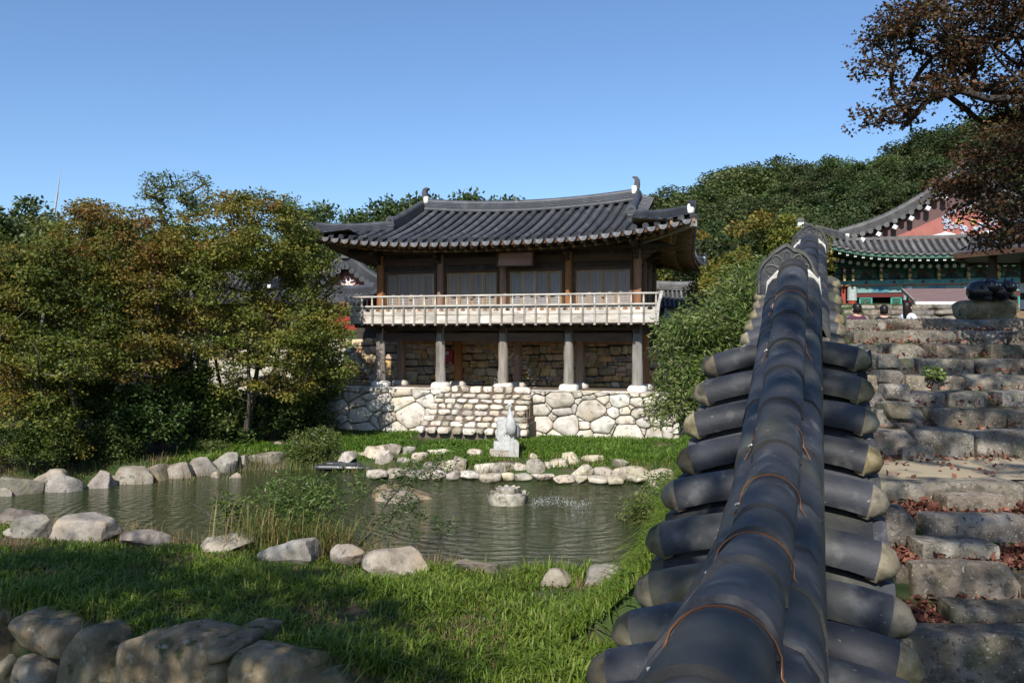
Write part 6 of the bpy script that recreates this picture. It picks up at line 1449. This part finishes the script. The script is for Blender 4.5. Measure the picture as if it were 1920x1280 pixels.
def put(k, x, y, top, label, group=None, wk=1.):
    if used[k] == 0: o = kinds[k]
    else: o = copy_tree(kinds[k])
    used[k] += 1
    z = gz(x, y) - .2; h = (6.5, 7.0, 6.0, 6.5)[k] * 1.02; s = max(.75, (top - z) / h)
    o.location = (x, y, z); o.scale = (s * wk, s * wk, s); o.rotation_euler = (0, 0, rgt.uniform(0, 6.28)); tag(o, label, 'tree', group)
rgt = random.Random(91)
TL = ([1150, 1200, 1250, 1300, 1350, 1430, 1500, 1560, 1650, 1700, 1750, 1850, 1920, 2150], [400, 385, 350, 343, 335, 300, 314, 298, 290, 262, 240, 212, 200, 185])
GH = 'leafy trees massed on the hillside behind the buildings'
ORD = ['none'] + 'first second third fourth fifth sixth seventh eighth ninth tenth eleventh twelfth thirteenth fourteenth fifteenth sixteenth seventeenth eighteenth nineteenth twentieth'.split() + ['twenty first', 'twenty second', 'twenty third', 'twenty fourth', 'twenty fifth', 'twenty sixth', 'twenty seventh', 'twenty eighth', 'twenty ninth', 'thirtieth']
nsk = 0
LH = 'broadleaf green tree among those massed on the hillside behind the temple'
for (d, dy, x0, x1, stp_) in ((93, -2, 1170, 2120, 66), (85, 12, 1170, 2120, 78), (77, 44, 1180, 2100, 84), (69, 78, 1180, 2080, 90), (61, 108, 1190, 1960, 96), (54, 138, 1200, 1540, 100), (47, 172, 1230, 1500, 96), (40.5, 212, 1290, 1475, 96)):
    x = x0 + rgt.uniform(0, 20)
    while x < x1:
        dd = d + rgt.uniform(-2.5, 2.5); y = np.interp(x, *TL) + dy + rgt.uniform(-8, 24); q = P(x, y, dd)
        nsk += d > 90
        put(rgt.choice([0, 1, 2, 0, 1, 2, 2, 3]) if d < 60 else rgt.choice([0, 1, 2]), q.x, dd, q.z, 'hillside tree %s along the skyline from the pavilion roof' % ORD[nsk] if d > 90 else LH, GH, rgt.uniform(.95, 1.2)); x += stp_ * rgt.uniform(.6, .95)
for (x, y, d, k, lab) in ((610, 388, 58, 1, 'distant tree top showing just left of the pavilion roof corner'), (716, 382, 60, 0, 'distant tree top above the left hip of the pavilion roof'), (752, 376, 64, 2, 'higher distant tree top nearest the left ridge end of the pavilion'), (882, 368, 66, 1, 'tiny tree top peeping over the middle of the pavilion ridge'), (905, 369, 70, 2, 'second tiny tree top peeping over the pavilion ridge'),
                        (30, 372, 40, 0, 'dark green tree standing against the sky at the left edge'), (-50, 390, 38, 2, 'green tree mostly cut off by the left edge'), (95, 452, 42, 1, 'green tree low behind the leaning mast')):
    q = P(x, y, d); put(k, q.x, d, q.z, lab, None, .8 if d > 50 else .9)
GL_ = 'dim trees closing the view behind the left grove'
for (x, y, d) in ((-120, 480, 34), (-30, 500, 33), (60, 520, 35), (150, 500, 37), (230, 530, 36), (310, 500, 39), (390, 520, 46), (470, 500, 47), (540, 520, 46), (600, 505, 48), (-90, 600, 29), (20, 650, 30), (120, 640, 31), (220, 660, 32)):
    q = P(x, y, d); put(rgt.choice([0, 1, 2, 3]), q.x, d, q.z, 'dim green tree closing the view behind the left autumn grove', GL_, .9)
# ---- the reddish maple at the upper right
bm_ = Vector((8.3, 11.2, gz(8.3, 11.2) - .1))
tree('maple_tree', 'russet leaved maple reaching into the frame over the painted hall', 'tree', bm_,
     [[bm_, Vector((8.25, 11.2, .8)), Vector((8.1, 11.1, 1.9)), P(2040, 300, 11), P(1990, 120, 11), P(1920, 20, 11), P(1830, -20, 11)], [P(2070, 290, 11.1), P(1990, 215, 11), P(1910, 184, 11), P(1850, 186, 11), P(1800, 170, 11), P(1740, 186, 10.9), P(1660, 205, 10.8)], [P(2060, 330, 11.1), P(1960, 330, 11.1), P(1880, 350, 11), P(1820, 380, 11)]],
     [L_(1700, 55, 11, 75, 50, .7), L_(1790, 20, 11, 110, 50, .9), L_(1870, 60, 11.3, 90, 80, 1.0), L_(1640, 215, 10.8, 60, 24, .4), L_(1730, 180, 11, 75, 34, .6), L_(1690, 225, 10.9, 50, 22, .4), L_(1800, 120, 11.2, 80, 40, .7), L_(1880, 180, 11.2, 60, 50, .8), L_(1870, 290, 11.2, 70, 55, .8), L_(1880, 370, 11.1, 80, 60, .8), L_(1795, 352, 11, 52, 26, .6), L_(1885, 436, 11, 40, 26, .6), L_(1602, 212, 10.8, 30, 12, .25), L_(1645, 130, 10.9, 36, 22, .4), L_(1655, 70, 10.9, 40, 36, .5), L_(1830, 330, 11, 60, 40, .6), L_(1900, 430, 11.2, 50, 50, .7), L_(2000, 150, 11.2, 90, 120, 1.2), L_(1990, 380, 11.2, 80, 80, 1.0), L_(1950, -60, 11.2, 140, 70, 1.2)],
     640, .25, 54, .054, M['leaf_maple'], 301, elong=1.35, flat=.4, droop=.3, rmax=.085, rmin=.004, step=.28, tvar=.22, tint=lambda q, r_: min(1, max(0, .35 + .45 * mnoise.noise(q * .9) + r_.gauss(0, .14))))
# ---- tall trees standing behind the photographer: they shade the near ground
def shade_tree(label, base, roots, ls, ncl, seed, R=.5, per=42, size=.17):
    tree('shade_tree', label, 'tree', base, roots, ls, ncl, R, per, size, M['leaf_autumn'], seed, rmax=.22, rmin=.012, step=.8, n=5, flat=.45, minload=1)
b_ = Vector((-9.5, -3.0, -5.6))
shade_tree('tall autumn tree behind the photographer shading the near lawn', b_, [[b_, Vector((-9.3, -2.8, -2)), Vector((-9, -2.2, 2)), Vector((-8.5, -1.5, 5)), Vector((-8, -1, 6.5))]],
           [((-8.6, -.8, 6.6), (3.4, 2.6, 1.3)), ((-6.6, -1.8, 6.4), (2.4, 1.6, 1.0)), ((-10.5, .8, 6.4), (2.4, 2.0, 1.1)), ((-5.2, -2.8, 6.2), (1.8, 1.1, .8))], 300, 401)
b_ = Vector((5.4, -4.5, -2.95))
shade_tree('tall autumn tree behind the photographer shading the stairs', b_, [[b_, Vector((5.2, -4.2, 0)), Vector((4.6, -3.4, 3)), Vector((3.8, -2.4, 5.5)), Vector((3, -1.5, 7))]],
           [((2.6, -1.2, 7.0), (2.8, 2.6, 1.1)), ((4.4, 1.8, 7.0), (2.6, 2.4, 1.1)), ((-.4, -5.2, 6.4), (2.2, 2.6, 1.0)), ((1.4, -3.6, 6.8), (2.2, 1.8, 1.0)), ((6.0, 3.6, 7.4), (2.2, 2.0, .9))], 250, 402, .40, 36, .14)
# ================================================================== people, statues, gazebo, mast
def skinned(name, pts, edges, rad, m, parent, lvl=2, root=0):
    me = bpy.data.meshes.new(name); me.from_pydata([tuple(q) for q in pts], edges, []); me.materials.append(m)
    o = obj(name, me, parent)
    md = o.modifiers.new('skin', 'SKIN'); md.use_smooth_shade = True
    for i, r in enumerate(rad):
        sv = me.skin_vertices[0].data[i]; sv.radius = r if hasattr(r, '__len__') else (r, r); sv.use_root = (i == root)
    s = o.modifiers.new('sub', 'SUBSURF'); s.levels = lvl; s.render_levels = lvl
    return o
M['skin'] = plain('skin', (.48, .28, .20), .5); M['hair'] = plain('black_hair', (.012, .009, .008), .45)
pm_ = bpy.data.materials.new('plaid_cloth'); pm_.use_nodes = True; t = pm_.node_tree; N = t.nodes; p = N['Principled BSDF']; p.inputs['Roughness'].default_value = .9
tc = N.new('ShaderNodeTexCoord'); cols = None; prev = None
for ax, col in ((0, (.16, .02, .035)), (2, (.02, .03, .08))):
    wv = N.new('ShaderNodeTexWave'); wv.bands_direction = 'X' if ax == 0 else 'Z'; wv.inputs['Scale'].default_value = 7; lnk(t, tc.outputs['Object'], wv.inputs['Vector'])
    mx = N.new('ShaderNodeMix'); mx.data_type = 'RGBA'; mx.inputs[7].default_value = (*col, 1); lnk(t, wv.outputs['Fac'], mx.inputs['Factor'])
    if prev is None: mx.inputs[6].default_value = (.03, .02, .04, 1)
    else:
        mx2 = N.new('ShaderNodeMath'); mx2.operation = 'MULTIPLY'; mx2.inputs[1].default_value = .55; lnk(t, wv.outputs['Fac'], mx2.inputs[0]); lnk(t, mx2.outputs[0], mx.inputs['Factor']); lnk(t, prev, mx.inputs[6])
    prev = mx.outputs[2]
lnk(t, prev, p.inputs['Base Color'])
def person(label, x, d, ztop, h, rz, shirt, trousers, hair, bag=False):
    z0 = ztop - h; X = (x - 960) / F * d; t = thing('person', label, 'person', (X, d, z0), rz); k = h / 1.70
    V = lambda a, b_, c: (a * k, b_ * k, c * k)
    # one body: 0 pelvis, spine, neck, head, limbs (faces -y)
    pts = [V(0, 0, .92), V(0, -.01, 1.10), V(0, 0, 1.28), V(0, .01, 1.40), V(0, 0, 1.47), V(0, -.01, 1.54), V(0, -.015, 1.63),
           V(.19, .01, 1.36), V(.25, .03, 1.10), V(.27, -.03, .86), V(.27, -.06, .76), V(-.19, .01, 1.36), V(-.25, .03, 1.10), V(-.27, -.03, .86), V(-.27, -.06, .76),
           V(.10, 0, .84), V(.11, -.01, .48), V(.115, .02, .09), V(.12, -.12, .03), V(-.10, 0, .84), V(-.11, -.01, .48), V(-.115, .02, .09), V(-.12, -.12, .03)]
    ed = [(0, 1), (1, 2), (2, 3), (3, 4), (4, 5), (5, 6), (3, 7), (7, 8), (8, 9), (9, 10), (3, 11), (11, 12), (12, 13), (13, 14), (0, 15), (15, 16), (16, 17), (17, 18), (0, 19), (19, 20), (20, 21), (21, 22)]
    rad = [(.15, .11), (.13, .10), (.16, .11), (.12, .09), (.055, .055), (.075, .09), (.08, .095), .06, .045, .035, .035, .06, .045, .035, .035, .085, .06, .042, .035, .085, .06, .042, .035]
    rad = [tuple(q * k for q in (r if hasattr(r, '__len__') else (r, r))) for r in rad]
    skinned('body', pts, ed, rad, M['skin'], t)
    g = 1.13
    skinned('shirt', [pts[i] for i in (0, 1, 2, 3, 7, 8, 11, 12)], [(0, 1), (1, 2), (2, 3), (3, 4), (4, 5), (3, 6), (6, 7)], [tuple(q * g for q in rad[i]) for i in (0, 1, 2, 3, 7, 8, 11, 12)], shirt, t)
    skinned('trousers', [pts[i] for i in (0, 15, 16, 17, 19, 20, 21)], [(0, 1), (1, 2), (2, 3), (0, 4), (4, 5), (5, 6)], [tuple(q * 1.12 for q in rad[i]) for i in (0, 15, 16, 17, 19, 20, 21)], trousers, t)
    m = MB(); m.lathe([(.01, 1.735), (.06, 1.725), (.10, 1.69), (.115, 1.63), (.112, 1.56), (.10, 1.51 if not hair else 1.30), (.05, 1.50 if not hair else 1.22)], 14, (0, .025, 0))
    for i, v in enumerate(m.v):
        x_, y_, z_ = v; cut = -.045 if z_ < 1.66 else -.2
        m.v[i] = (x_ * .86 * k, max(y_ * 1.02, cut) * k, z_ * k)
    m.build('hair', M['hair'], t, smooth=80)
    for s in (-1, 1):
        m = MB(); m.tube([(s * .088 * k, .0, 1.60 * k), (s * .100 * k, .01 * k, 1.575 * k), (s * .088 * k, .0, 1.545 * k)], [.012, .02, .012], 6); m.build('ear', M['skin'], t, smooth=80)
        m = MB(); m.tube([(s * .033 * k, -.098 * k, 1.605 * k), (s * .033 * k, -.106 * k, 1.605 * k)], .011, 8); m.build('eye', M['hair'], t)
    m = MB(); m.tube([(0, -.095 * k, 1.60 * k), (0, -.122 * k, 1.565 * k), (0, -.10 * k, 1.555 * k)], [.010, .016, .012], 6); m.build('nose', M['skin'], t, smooth=80)
    m = MB(); m.tube([(-.025 * k, -.10 * k, 1.525 * k), (0, -.106 * k, 1.523 * k), (.025 * k, -.10 * k, 1.525 * k)], .006, 6); m.build('mouth', M['dan_red'], t)
    if bag:
        m = MB(); m.sweep([(-.02, -.004), (.02, -.004), (.02, .004), (-.02, .004)], [V(-.16, -.10, 1.40), V(-.14, .0, 1.455), V(-.10, .125, 1.36), V(.05, .15, 1.12), V(.2, .13, .95)], up=(0, 1, .2)); m.build('bag_strap', M['pale'], t)
    return t
person('person with short black hair in a red and navy plaid shirt, seen from behind', 1606, 20.2, (630 - 570.5) / F * 20.2, 1.70, PI + .1, pm_, plain('dark_trousers', (.03, .035, .05), .9), False)
person('person in black top with pale strap across the back, between the two others', 1657, 20.0, (630 - 573.5) / F * 20.0, 1.62, PI - .15, plain('black_cloth', (.012, .012, .018), .9), bpy.data.materials['dark_trousers'], False, True)
person('person with long black hair and pale blue white top, face turned right', 1703, 19.6, (630 - 567.5) / F * 19.6, 1.62, PI * .62, plain('pale_cloth', (.62, .66, .78), .9), bpy.data.materials['dark_trousers'], True)
# dark stone with two black rounded figures
st_ = P(1862, 603, 14.6)
o = stone_block(990, .98, .8, .42, (8, 6, 6), 3.6, .09, 4).build('display_stone', M['mossy'], None, loc=(st_.x, st_.y + .3, st_.z + .17), smooth=60); tag(o, 'squat dappled boulder carrying two black figures at the top of the stairs', 'boulder')
def figure(label, x, d, rz, sc_):
    b = P(x, 563, d); t = thing('animal_figure', label, 'figurine', b, rz)
    m = MB(); m.lathe([(.09, 0), (.14, .02), (.175, .10), (.17, .19), (.13, .26), (.07, .29), (.02, .295)], 18); m.v = [(q[0] * sc_, (q[1] * 1.1 + .02) * sc_, q[2] * sc_) for q in m.v]; m.build('body', M['black'], t, smooth=80)
    m = MB(); m.lathe([(.02, -.02), (.09, -.0), (.115, .06), (.105, .12), (.06, .165), (.01, .175)], 16, (.03, -.13, .13)); m.v = [(q[0] * sc_, q[1] * sc_, q[2] * sc_) for q in m.v]; m.build('head', M['black'], t, smooth=80); hd = t.children[-1]
    for s in (-1, 1):
        m = MB(); m.lathe([(.035, 0), (.028, .035), (.004, .075)], 8, (.03 + s * .07, -.12, .27)); m.v = [(q[0] * sc_, q[1] * sc_, q[2] * sc_) for q in m.v]; m.build('ear', M['black'], hd, loc=(0, 0, 0), smooth=80)
        m = MB(); m.tube([((.03 + s * .04) * sc_, -.235 * sc_, .22 * sc_), ((.03 + s * .04) * sc_, -.245 * sc_, .22 * sc_)], .014, 8); m.build('eye', M['plaster'], hd, loc=(0, 0, 0))
        m = MB(); m.tube([(s * .08 * sc_, -.12 * sc_, .03 * sc_), (s * .08 * sc_, -.2 * sc_, .02 * sc_)], .03 * sc_, 8); m.build('foot', M['black'], t, smooth=80)
    return t
figure('round black figure with pointed ears, first of two on the dappled boulder', 1840, 14.5, .5, 1.15)
figure('round black figure with bright glints, nearer the gazebo post on the dappled boulder', 1876, 14.5, .3, 1.1)
for k, (x, y, w_, h, lab) in enumerate([(1906, 575, 46, 40, 'dark rock behind the black figures at the right edge'), (1900, 548, 36, 24, 'pale topped rough rock just right of the black figures')]):
    boulder(lab, x, y, w_, h, 15.0, m='mossy', cat='rock', name='rock')
# gazebo at the right edge under the maple
gzb = thing('gazebo', 'dark wooden gazebo half cut off by the right edge under the maple', 'gazebo', (11.2, 18.2, -.6), -.1, off=(0, 0, -.6))
for x, y in ((-.9, 0), (.42, -1.2), (1.9, 0), (.5, 1.6)):
    m = MB(); m.tube([(x, y, -.7), (x, y, 1.75)], .085, 10); m.build('post', M['wood_dark'], gzb, smooth=60)
    for z in (1.0, .62): m = MB(); m.tube([(x, y, z), (x, y, z + .22)], .092, 10); m.build('post_band', M['dan_white'] if x > 0 else M['wood_dark'], gzb)
m = MB(); n = 6
ring = lambda r, z, a0=0: [(.5 + r * cos(2 * PI * k / n + a0), .2 + r * sin(2 * PI * k / n + a0), z) for k in range(n)]
a_, b_, c_ = ring(2.1, 1.72), ring(2.1, 1.80), ring(.25, 2.9); m.add(a_ + b_ + c_, [tuple(range(n))[::-1]] + [(k, (k + 1) % n, n + (k + 1) % n, n + k) for k in range(n)] + [(n + k, n + (k + 1) % n, 2 * n + (k + 1) % n, 2 * n + k) for k in range(n)] + [tuple(range(2 * n, 3 * n))]); m.build('roof', M['tile'], gzb)
m = MB()
for k in range(n): m.bar(Vector(a_[k]) + Vector((0, 0, .02)), Vector(a_[(k + 1) % n]) + Vector((0, 0, .02)), .06, .12)
m.build('eave_board', M['wood_brown'], gzb)
for k in range(n):
    m = MB(); m.bar((.5, .2, 2.1), Vector(a_[k]) + Vector((0, 0, -.04)), .08, .1); m.build('rafter', M['wood_brown'], gzb)
# leaning mast behind the left trees
A0, A1 = P(92, 470, 45), P(114, 318, 45)
ms = thing('antenna_mast', 'leaning pale antenna mast rising behind the trees at the far left', 'antenna', (A0.x, A0.y, gz(A0.x, A0.y)), off=(A0.x, A0.y, gz(A0.x, A0.y)))
b0 = Vector((A0.x - .3, A0.y, gz(A0.x, A0.y))); m = MB(); m.tube([b0, A0, A0.lerp(A1, .35)], [.13, .11, .10], 8); m.build('pole', M['wood_dark'], ms)
m = MB(); m.tube([A0.lerp(A1, .30), A0.lerp(A1, .72)], [.055, .05], 8); m.build('mast_tube', plain('galvanised', (.38, .39, .40), .5), ms, smooth=60)
m = MB(); m.tube([A0.lerp(A1, .72), A0.lerp(A1, .88)], [.032, .025], 8); m.tube([A0.lerp(A1, .88), A1], [.015, .008], 6); m.build('whip', bpy.data.materials['galvanised'], ms)
c = A0.lerp(A1, .28); m = MB(); m.box(c + Vector((-.25, 0, -.55)), (.45, .3, .9)); m.build('equipment_box', M['wood_dark'], ms)
m = MB(); m.tube([c, c + Vector((.9, 0, .05)), c + Vector((.95, 0, .75))], .03, 5); m.build('arm', bpy.data.materials['galvanised'], ms)
m = MB(); m.tube([c + Vector((-.3, 0, .1)), c + Vector((.4, 0, .1))], .03, 5); m.build('arm', M['wood_dark'], ms)
